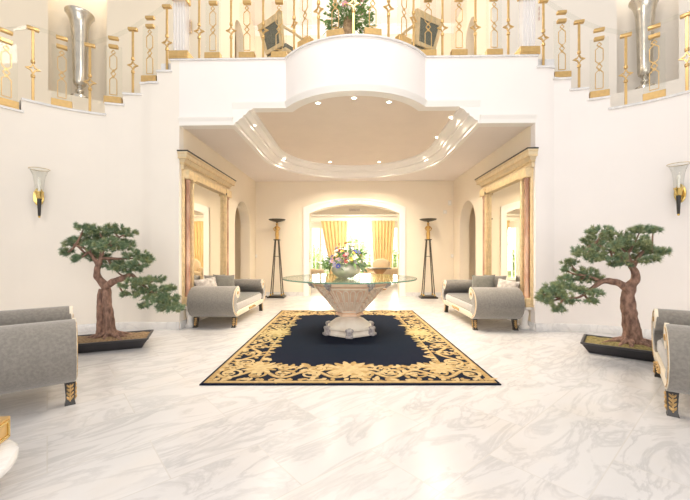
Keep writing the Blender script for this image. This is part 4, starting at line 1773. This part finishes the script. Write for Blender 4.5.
def zl(pts):
    return [(55 + x * .29, 215 + y * .29, *r) for x, y, *r in pts]


def zr(pts):
    return [(530 + x * .30, 215 + y * .30, *r) for x, y, *r in pts]


padsL = [(p[0], p[1], p[2] * .29, p[3] * .29) for p in zl([
    (100, 42, 26, 14), (62, 98, 34, 17), (40, 128, 20, 14), (68, 152, 16, 12), (105, 80, 40, 22), (150, 55, 40, 20), (128, 108, 34, 20), (190, 105, 46, 26), (150, 140, 40, 24), (205, 50, 34, 18), (245, 62, 34, 16), (232, 105, 42, 24),
    (280, 140, 40, 20), (318, 150, 22, 14), (292, 168, 34, 16), (195, 168, 40, 20), (262, 185, 34, 18), (175, 80, 36, 20), (120, 140, 26, 14), (205, 185, 24, 10),
    (258, 240, 30, 20), (300, 232, 34, 18), (345, 222, 34, 16), (300, 270, 40, 22), (350, 262, 42, 20), (345, 295, 40, 20), (392, 290, 36, 20), (410, 322, 32, 18), (380, 318, 26, 16), (302, 312, 14, 10), (240, 275, 12, 10), (395, 252, 18, 9)])]
padsR = [(p[0], p[1], p[2] * .30, p[3] * .30) for p in zr([
    (238, 58, 42, 18), (205, 88, 34, 18), (285, 78, 46, 22), (368, 50, 36, 14), (410, 52, 22, 10), (350, 88, 42, 20), (412, 122, 30, 14), (442, 124, 24, 10), (398, 150, 26, 12), (325, 112, 46, 22), (255, 105, 42, 20), (190, 128, 40, 18),
    (135, 160, 24, 12), (165, 118, 20, 12), (275, 140, 42, 18), (345, 140, 36, 16), (300, 165, 30, 12), (380, 110, 30, 16), (225, 145, 34, 14), (120, 182, 10, 7),
    (185, 195, 40, 20), (150, 215, 32, 16), (215, 215, 28, 14), (215, 262, 22, 10), (205, 288, 18, 9), (75, 245, 32, 16), (55, 282, 28, 16), (100, 268, 32, 16), (92, 312, 22, 12), (130, 285, 28, 12), (45, 262, 16, 10), (165, 250, 30, 12), (115, 212, 14, 8), (110, 235, 26, 14)])]

make_bonsai('potted bonsai pine in a dark tray of brown moss, lower branch reaching towards the mirror', (-3.20, 4.36), R(24), 4.42,
            zl([(186, 410, 0, .10), (186, 370, 0, .082), (180, 310, 0, .072), (178, 262, .02, .066), (168, 238, .02, .062), (148, 215, .0, .055), (145, 190, -.02, .046), (155, 160, 0, .036), (165, 120, 0, .022)]),
            [zl([(172, 250, 0, .05), (200, 230, -.02, .042), (240, 216, -.03, .036), (262, 205, -.02, .026), (285, 225, 0, .018), (340, 270, 0, .012), (390, 300, 0, .008)]),
             zl([(150, 172, 0, .03), (110, 120, -.05, .018), (70, 105, -.05, .008)]), zl([(158, 150, 0, .026), (215, 150, .05, .016), (275, 150, .05, .008)]), zl([(160, 130, 0, .022), (200, 90, 0, .014), (235, 70, 0, .007)])],
            padsL, 0.30, 0.29, SOILB, NEEDLE, 3, zl([(158, 410, -.02, .055), (156, 350, -.03, .042), (155, 290, -.02, .036), (160, 255, 0, .03)]), tk=0.80)
make_bonsai('potted bonsai pine in a dark tray of olive moss, lower branch reaching towards the mirror', (3.37, 4.14), R(-37), 4.22,
            zr([(338, 415, 0, .11), (337, 370, 0, .085), (330, 320, 0, .078), (326, 270, .0, .068), (335, 238, .02, .06), (350, 215, .0, .05), (350, 190, -.02, .042), (335, 165, 0, .03), (325, 130, 0, .02)]),
            [zr([(328, 255, 0, .05), (310, 235, -.02, .042), (275, 222, -.03, .036), (240, 222, -.03, .028), (200, 250, 0, .02), (160, 275, 0, .013), (110, 275, 0, .007)]),
             zr([(340, 180, 0, .026), (380, 120, .04, .016), (425, 125, .04, .008)]), zr([(335, 160, 0, .024), (270, 120, -.05, .014), (210, 95, -.05, .008)]), zr([(240, 222, 0, .02), (200, 205, 0, .012), (170, 200, 0, .008)])],
            padsR, 0.55, 0.30, SOILG, NEEDLE, 5)


# ------------------------------------------------------------------ flower arrangements
def flower_mesh(mats_, kind, r, rnd):
    m = MB()
    n = {'daisy': 9, 'rose': 6, 'spray': 5}[kind]
    layers = 1 if kind == 'daisy' else 2
    m.mi = 0
    for l in range(layers):
        for k in range(n):
            a = 2 * PI * k / n + l * .4
            rr = r * (1 - .35 * l)
            up = 0.25 + 0.5 * l
            c, s = math.cos(a), math.sin(a)
            w = rr * (0.32 if kind == 'daisy' else 0.5)
            pts = [(0.1 * rr, 0, 0), (0.55 * rr, -w, up * rr * .35), (rr, 0, up * rr * .8), (0.55 * rr, w, up * rr * .35)]
            f = [m.bm.verts.new((x * c - y * s, x * s + y * c, z)) for x, y, z in pts]
            m.face(f)
            b = [m.bm.verts.new((x * c - y * s, x * s + y * c, z - .004)) for x, y, z in pts]
            m.face(b[::-1])
    m.mi = 1
    m.lathe([(0, -.1 * r), (.2 * r, 0), (.22 * r, .15 * r), (0, .28 * r)], n=8)
    return m


def make_bouquet(label, loc, bowl, R0, H, n_fl, n_lf, seed, mats_, leafmats, zb, cat='flower arrangement', name='flower_arrangement', fl_scale=1.0):
    rnd = random.Random(seed)
    root = empty(name, loc, 0, label, cat)
    m = MB()
    m.lathe(bowl[0], n=36)
    m.build(bowl[2], bowl[1], root)
    m = MB()
    for k in range(n_lf):
        a = rnd.uniform(0, 2 * PI)
        el = math.acos(rnd.uniform(-.12, 1)) if k > n_lf * .3 else rnd.uniform(1.2, 1.75)
        d = Vector((math.cos(a) * math.sin(el), math.sin(a) * math.sin(el), math.cos(el)))
        e = Vector((d.x * R0, d.y * R0, d.z * H)) * rnd.uniform(.7, 1.06)
        b = Vector((d.x, d.y, 0)) * R0 * .25
        p0 = b + Vector((0, 0, zb))
        p1 = p0 + e
        m.mi = rnd.randint(0, 1)
        m.tube([p0, (p0 + p1) / 2 + Vector((0, 0, .02)), p1], 0.003, 4, cap=False)
        for q in range(3):
            t = rnd.uniform(.55, 1.0)
            c = p0.lerp(p1, t)
            dd = (d + Vector((rnd.gauss(0, .6), rnd.gauss(0, .6), rnd.gauss(0, .5)))).normalized()
            L = rnd.uniform(.06, .11) * (R0 / .3)
            s_ = dd.cross(Vector((rnd.gauss(0, 1), rnd.gauss(0, 1), rnd.gauss(0, 1)))).normalized() * L * .2
            v = [m.bm.verts.new(x) for x in (c, c + dd * L * .5 + s_, c + dd * L - Vector((0, 0, L * .15)), c + dd * L * .5 - s_)]
            m.face(v)
    m.build('foliage', leafmats, root, flat=True, recalc=False)
    protos = {}
    for k in range(n_fl):
        a = k * 2.39996 + rnd.uniform(-1.2, 1.2)
        ct = 1 - (k + .5) / n_fl * 1.0
        st = math.sqrt(max(0, 1 - ct * ct))
        d = Vector((math.cos(a) * st, math.sin(a) * st, ct))
        p = Vector((d.x * R0, d.y * R0, d.z * H + zb)) * 1.0
        p = Vector((p.x * rnd.uniform(.82, 1.0), p.y * rnd.uniform(.82, 1.0), zb + (p.z - zb) * rnd.uniform(.82, 1.05)))
        i = rnd.randrange(len(mats_))
        kind = rnd.choice(['daisy', 'rose', 'rose', 'spray'])
        key = (i, kind)
        if key not in protos:
            o = flower_mesh(None, kind, 1.0, rnd).build('flower', [mats_[i], F_YEL if mats_[i] is not F_YEL else WOOD], root, flat=True, recalc=False)
            protos[key] = o.data
        else:
            o = bpy.data.objects.new('flower', protos[key])
            COL.objects.link(o)
            o.parent = root
        r = rnd.uniform(.026, .044) * fl_scale
        o.location = p
        o.scale = (r, r, r)
        o.rotation_mode = 'QUATERNION'
        o.rotation_quaternion = Vector((0, 0, 1)).rotation_difference(Vector((d.x, d.y, max(d.z, .15))).normalized())
    return root


bowl = [(0.0, 0.002), (0.13, 0.002), (0.135, 0.012), (0.19, 0.05), (0.218, 0.10), (0.212, 0.15), (0.19, 0.18), (0.185, 0.195), (0.20, 0.205), (0.195, 0.207), (0.175, 0.19), (0.17, 0.15), (0.0, 0.14)]
make_bouquet('mixed bouquet of colourful flowers in a silver bowl on the glass table', (-0.10, 5.25, 0.8485), (bowl, PEARL, 'bowl'), 0.29, 0.34, 90, 80, 11,
             [F_WHITE, F_WHITE, F_YEL, F_YEL, F_BLUE, F_LILAC, F_PINK, F_RED, F_LILAC], [LEAF, LEAFD], 0.17)
vase = [(0.0, 0.0), (0.10, 0.0), (0.10, 0.04), (0.07, 0.08), (0.06, 0.22), (0.08, 0.46), (0.095, 0.60), (0.085, 0.66), (0.10, 0.70), (0.09, 0.70), (0.08, 0.64), (0.0, 0.60)]
make_bouquet('leafy plant with pink blossoms in a gilt vase behind the balcony rail', (-0.06, 5.62, ZB), (vase, WICK, 'vase'), 0.32, 0.60, 34, 170, 21,
             [F_PINK, F_WHITE, F_PINK], [LEAF, LEAF], 0.66, cat='plant', name='potted_plant', fl_scale=1.4)


# ------------------------------------------------------------------ urns in the stair niches
def make_urn(label, loc):
    root = empty('trumpet_urn', loc, 0, label, 'urn')
    m = MB()
    m.lathe([(0, 0), (0.15, 0), (0.15, 0.055), (0.12, 0.075), (0.06, 0.095), (0.042, 0.115), (0.042, 0.12)], n=36)
    m.build('foot', SILVER, root)
    m = MB()
    m.lathe([(0.04, 0.12), (0.062, 0.14), (0.07, 0.165), (0.062, 0.19), (0.04, 0.205), (0.04, 0.215), (0.055, 0.225), (0.05, 0.25)], n=32)
    m.build('knop', SILVER, root)
    m = MB()
    m.lathe([(0.0, 0.24), (0.06, 0.25), (0.10, 0.29), (0.112, 0.34), (0.118, 0.6), (0.125, 0.9), (0.135, 1.2), (0.148, 1.42), (0.175, 1.54), (0.215, 1.62), (0.24, 1.655), (0.24, 1.68), (0.225, 1.685), (0.19, 1.62), (0.15, 1.5), (0.125, 1.3), (0.0, 1.0)], n=48)
    m.build('body', SILVER, root)
    return root


for sd, px, lab in ((-1, 80, 'tall silver trumpet urn in the stair niche of the cream yellow wall'), (1, 645, 'tall silver trumpet urn in the stair niche above the pinkish wall')):
    p_ = PLAN[sd]
    rr = p_['r'] + OFF + 0.16
    th = min((abs(px_of(XC + sd * (p_['uc'] + rr * math.sin(R(t / 5))), p_['yc'] + rr * math.cos(R(t / 5))) - px), R(t / 5)) for t in range(0, 400))[1]
    ld = bpy.data.lights.new('niche_fill', 'POINT')  # unseen lamp added to lighten the grey urn niche
    ld.energy = 32
    ld.color = (1.0, 0.92, 0.78)
    ld.shadow_soft_size = 0.12
    lo = bpy.data.objects.new('niche_fill', ld)
    lo.location = (XC + sd * (p_['uc'] + (rr - .06) * math.sin(th)), p_['yc'] + (rr - .06) * math.cos(th), 7.2)
    COL.objects.link(lo)
    make_urn(lab, (XC + sd * (p_['uc'] + rr * math.sin(th)), p_['yc'] + rr * math.cos(th), 4.22))


# ------------------------------------------------------------------ wall sconces
def make_sconce(label, side, px, zt=2.42):
    s = s_of_px(side, px)
    q, nn = wall_pt(side, s, 0.0)
    rz = math.atan2(-nn.x, nn.y)
    root = empty('wall_sconce', (q.x, q.y, 0), rz, label, 'wall lamp')
    m = MB()
    mt = Matrix.Translation((0, -0.008, 2.03)) @ Matrix.Rotation(R(90), 4, 'X')
    n = 24
    ring = [(0.062 * math.cos(2 * PI * i / n), 0.13 * math.sin(2 * PI * i / n)) for i in range(n)]
    m.prism(ring, -0.008, 0.014, mt, bev=0.005)
    m.tube([(0, -.01, 1.95), (0, -.06, 1.93), (0, -.12, 1.96)], 0.012, 8)
    m.build('backplate', BRASS, root)
    m = MB()
    m.lathe([(0.0, 1.73), (0.012, 1.735), (0.016, 1.75), (0.027, 2.0), (0.0, 2.0)], (0, -0.13, 0), n=18)
    m.build('black_shaft', BLACK, root)
    m = MB()
    m.lathe([(0.028, 1.99), (0.036, 2.01), (0.038, 2.05), (0.052, 2.075), (0.054, 2.09), (0.0, 2.09)], (0, -0.13, 0), n=20)
    m.build('brass_cup', BRASS, root)
    m = MB()
    m.lathe([(0.0, 1.715), (0.012, 1.72), (0.014, 1.74), (0.0, 1.745)], (0, -0.13, 0), n=12)
    m.build('finial', BRASS, root)
    m = MB()
    m.lathe([(0.05, 2.09), (0.056, 2.2), (0.068, 2.30), (0.095, 2.38), (0.118, 2.41), (0.116, 2.414), (0.092, 2.384), (0.064, 2.30), (0.052, 2.2), (0.046, 2.09)], (0, -0.13, 0), n=32)
    m.build('glass_shade', GLASS, root)
    m = MB()
    m.tube([(0.118 * math.cos(2 * PI * i / 32), -0.13 + 0.118 * math.sin(2 * PI * i / 32), 2.412) for i in range(33)], 0.0035, 6, cap=False)
    m.build('brass_rim', BRASS, root)
    m = MB()
    m.lathe([(0.0, 2.09), (0.016, 2.09), (0.016, 2.20), (0.02, 2.22), (0.012, 2.26), (0.0, 2.28)], (0, -0.13, 0), n=12)
    m.build('bulb', F_WHITE, root)
    return root


make_sconce('black and brass torch sconce with glass shade on the wall above the brown mossed bonsai', -1, 38.5)
make_sconce('black and brass torch sconce with glass shade on the wall above the olive mossed bonsai', 1, 680.5)

# crystal sconces beside the upper opening
for x, lab in ((XL - 0.62, 'small pink crystal sconce on the upper stair wall, on the urn side with yellowish light'), (XR + 0.95, 'small pink crystal sconce on the upper stair wall above the pinkish white wall')):
    root = empty('crystal_sconce', (x, YF + OFF - 0.001, 0), 0, lab, 'wall lamp')
    zz = 1.2 + (PYC - (25 if x < 0 else 18)) * (YF + OFF) / F
    m = MB()
    m.box((0, -0.015, zz), (0.10, 0.03, 0.26), bev=0.008)
    m.build('backplate', GOLDL, root)
    for k in range(6):
        m = MB()
        m.lathe([(0, -.05), (.012, -.03), (.016, 0), (.008, .04), (0, .05)], ((k % 2 - .5) * .07, -0.05, zz - 0.10 + 0.1 * (k // 2)), n=6)
        m.build('crystal_drop', CRYST, root, flat=True)


# ------------------------------------------------------------------ gilt armchairs on the balcony
def make_chair(label, loc, rz):
    root = empty('gilt_armchair', loc, rz, label, 'chair')
    Tz = Matrix.Translation((0, 0.26, 0.42)) @ Matrix.Rotation(R(-14), 4, 'X')
    out = [(-0.22, 0), (0.22, 0), (0.30, 0.51), (0.0, 0.50), (-0.30, 0.51)]
    inn = [(-0.165, 0.06), (0.165, 0.06), (0.215, 0.41), (0.0, 0.40), (-0.215, 0.41)]
    T = Tz @ XZ
    m = MB()
    for i in range(5):
        j = (i + 1) % 5
        m.prism([out[i], out[j], inn[j], inn[i]], -0.03, 0.03, T)
    m.build('back_frame', GOLDL, root)
    m = MB()
    m.prism(inn, -0.02, 0.02, T)
    m.build('back_panel', GREENF, root)
    m = MB()
    m.box((0, 0, 0.43), (0.52, 0.5, 0.10), bev=0.03, seg=3)
    m.build('seat', GREENF, root)
    m = MB()
    m.box((0, 0, 0.36), (0.54, 0.52, 0.06), bev=0.01)
    m.build('seat_rail', GOLDL, root)
    for s in (-1, 1):
        for f in (-1, 1):
            m = MB()
            m.tube([(s * .24, f * .23, 0.35), (s * .25, f * .24, 0.15), (s * .26, f * .27, 0.0)], [0.028, 0.022, 0.018], 8)
            m.build('leg', GOLDL, root)
        m = MB()
        m.tube([(s * .25, 0.30, 0.72), (s * .31, 0.12, 0.68), (s * .31, -.12, 0.66), (s * .28, -.2, 0.60), (s * .25, -.18, 0.40)], 0.022, 8)
        m.build('armrest', GOLDL, root)
    return root


p = at(281, 57, 6.15)
make_chair('gilt armchair with grey-green back behind the rail, on the cream wall side', (p.x + .10, 6.15, ZB - .012), R(142))
p = at(421, 57, 6.15)
make_chair('gilt armchair with dark back panel behind the rail, on the pinkish wall side', (p.x - .12, 6.15, ZB - .012), R(212))


# ------------------------------------------------------------------ small fittings on the back wall
def plate(name, label, cat, px, py, w, h, d=0.02):
    p = at(px, py, YB)
    root = empty(name, (p.x, YB, p.z), 0, label, cat)
    MB().box((0, -d / 2, 0), (w, d, h), bev=0.005).build('cover', PLAST, root)
    MB().box((0, -d - .003, 0), (w * .45, 0.008, h * .45), bev=0.002).build('button', TRIM, root)


plate('motion_sensor', 'small white motion sensor high in the corner above the torchiere', 'sensor', 449.5, 203, 0.09, 0.14, 0.05)
plate('thermostat', 'small cream thermostat box on the back wall below the motion sensor', 'thermostat', 445, 212, 0.10, 0.10)
plate('light_switch', 'white light switch low on back wall between torchiere and arched passage', 'switch', 452, 256, 0.08, 0.10)
plate('light_switch', 'white light switch on the back wall beside the torchiere with the floor cord', 'switch', 256, 256, 0.08, 0.10)
for px, lab in ((307.6, 'brass pocket door pull in the archway jamb above the long bench side with floor cord'), (398.6, 'brass pocket door pull in the archway jamb nearest the wall switches')):
    x = AX0 - .004 if px < 351 else AX1 + .004
    root = empty('door_pull', (x, YB + .12, 1.13), 0, lab, 'door pull')
    MB().box((0.006 if px < 351 else -.006, 0, 0), (0.02, 0.13, 0.34), bev=0.004).build('escutcheon', BRASS, root)
    MB().box((0.018 if px < 351 else -.018, 0, 0), (0.012, 0.06, 0.16), bev=0.003).build('grip', GOLD, root)
p = at(354.5, 210, 12.42)
root = empty('air_vent', (p.x, 12.425, p.z), 0, 'small rectangular air vent on the beam beyond the archway', 'vent')
MB().box((0, -0.012, 0), (0.42, 0.024, 0.11), bev=0.004).build('frame', CEIL, root)
m = MB()
for k in range(5):
    m.box((0, -0.026, -0.036 + 0.018 * k), (0.38, 0.008, 0.008))
m.build('grille', STONEG, root)


# ------------------------------------------------------------------ curtains and furniture beyond the archway
def make_curtain(label, x0t, x1t, x0b, x1b, tie, z0=0.03, z1=2.70):
    def fn(u, v):
        z = z0 + (z1 - z0) * v
        if tie is None:
            k = 0.0
        a = x0b + (x0t - x0b) * min(1, max(0, (z - tie) / (z1 - tie))) ** 0.8
        b = x1b + (x1t - x1b) * min(1, max(0, (z - tie) / (z1 - tie))) ** 0.8
        x = a + (b - a) * u
        fold = 0.035 * math.sin(u * 2 * PI * 7 + 0.5 * math.sin(v * 3)) + 0.012 * math.sin(u * 41 + v * 2)
        return Vector((x, 15.66 + fold, z))
    m = MB()
    m.grid(fn, 110, 24)
    o = m.build('curtain', CURT, recalc=False)
    md = o.modifiers.new('thickness', 'SOLIDIFY')
    md.thickness = 0.008
    return tag(o, label, 'curtain')


make_curtain('yellow full-length curtain gathered inward beside the arched window, flower side nearer the floor cord', -1.42, -0.22, -1.02, -0.30, 0.9)
make_curtain('yellow straight full-length curtain beside the arched window, above the beige armchair', 0.90, 1.93, 1.02, 1.74, 0.4)


def lounge(label, loc, rz, mat):
    root = empty('upholstered_armchair', loc, rz, label, 'armchair')
    MB().box((0, 0, 0.26), (0.78, 0.74, 0.22), bev=0.05, seg=3).build('base', mat, root)
    MB().box((0, -0.03, 0.42), (0.56, 0.62, 0.14), bev=0.05, seg=3).build('seat_cushion', mat, root)
    m = MB()
    m.prism([(-0.39, 0.3), (0.39, 0.3), (0.40, 0.85), (0.25, 0.98), (0, 1.02), (-0.25, 0.98), (-0.40, 0.85)], 0.24, 0.40, XZ, bev=0.05, seg=3)
    m.build('backrest', mat, root)
    for s in (-1, 1):
        MB().box((s * .36, -0.02, 0.48), (0.15, 0.70, 0.32), bev=0.06, seg=3).build('armrest', mat, root)
        for f in (-1, 1):
            MB().box((s * .32, f * .29, 0.075), (0.06, 0.06, 0.15)).build('leg', WOOD, root)


lounge('beige upholstered armchair before the straight yellow curtain beyond the archway', (0.98, 13.8, 0), R(-40), BEIGE)
lounge('beige upholstered armchair by the french window beyond the archway, beside the gathered curtain', (-1.55, 12.9, 0), R(120), BEIGE)
lounge('peach upholstered armchair half hidden by the archway jamb near the french window', (1.95, 14.4, 0), R(240), BEIGE)
root = empty('round_side_table', (0.92, 11.7, 0), 0, 'round wooden side table beyond the archway, before the beige armchair', 'table')
MB().lathe([(0, .70), (.40, .70), (.42, .712), (.42, .728), (.40, .735), (0, .735)], n=40).build('tabletop', BRONZE, root)
MB().lathe([(0, .0), (.24, 0), (.24, .03), (.08, .07), (.06, .3), (.10, .5), (.22, .64), (.26, .70), (0, .70)], n=28).build('pedestal', WOOD, root)


# garden shrubs seen through the windows
def shrub(label, loc, rx, rz_, seed):
    rnd = random.Random(seed)
    root = empty('garden_shrub', loc, 0, label, 'shrub')
    MB().tube([(0, 0, 0), (0.03, 0, rz_ * .5), (0, 0, rz_ * 1.0)], [.06, .05, .02], 8).build('stem', BARK, root)
    m = MB()
    for k in range(1100):
        while True:
            v = Vector((rnd.uniform(-1, 1), rnd.uniform(-1, 1), rnd.uniform(-1, 1)))
            if .35 < v.length < 1:
                break
        c = Vector((v.x * rx, v.y * rx, rz_ + v.z * rz_ * .85))
        d = Vector((rnd.gauss(0, 1), rnd.gauss(0, 1), rnd.gauss(0, 1))).normalized() * .14
        e = d.orthogonal().normalized() * .06
        m.face([m.bm.verts.new(x) for x in (c - d, c + e, c + d, c - e)])
    m.build('foliage', HEDGE, root, flat=True, recalc=False)


shrub('bright green garden shrub outside the arched window, taller one', (-0.3, 22.6, 0), 1.3, 1.35, 1)
shrub('bright green garden shrub outside the arched window, shorter one', (1.9, 20.4, 0), 1.0, 0.85, 2)
shrub('bright green garden shrub outside the french window beside the gathered curtain', (-2.8, 20.4, 0), 1.1, 1.0, 3)
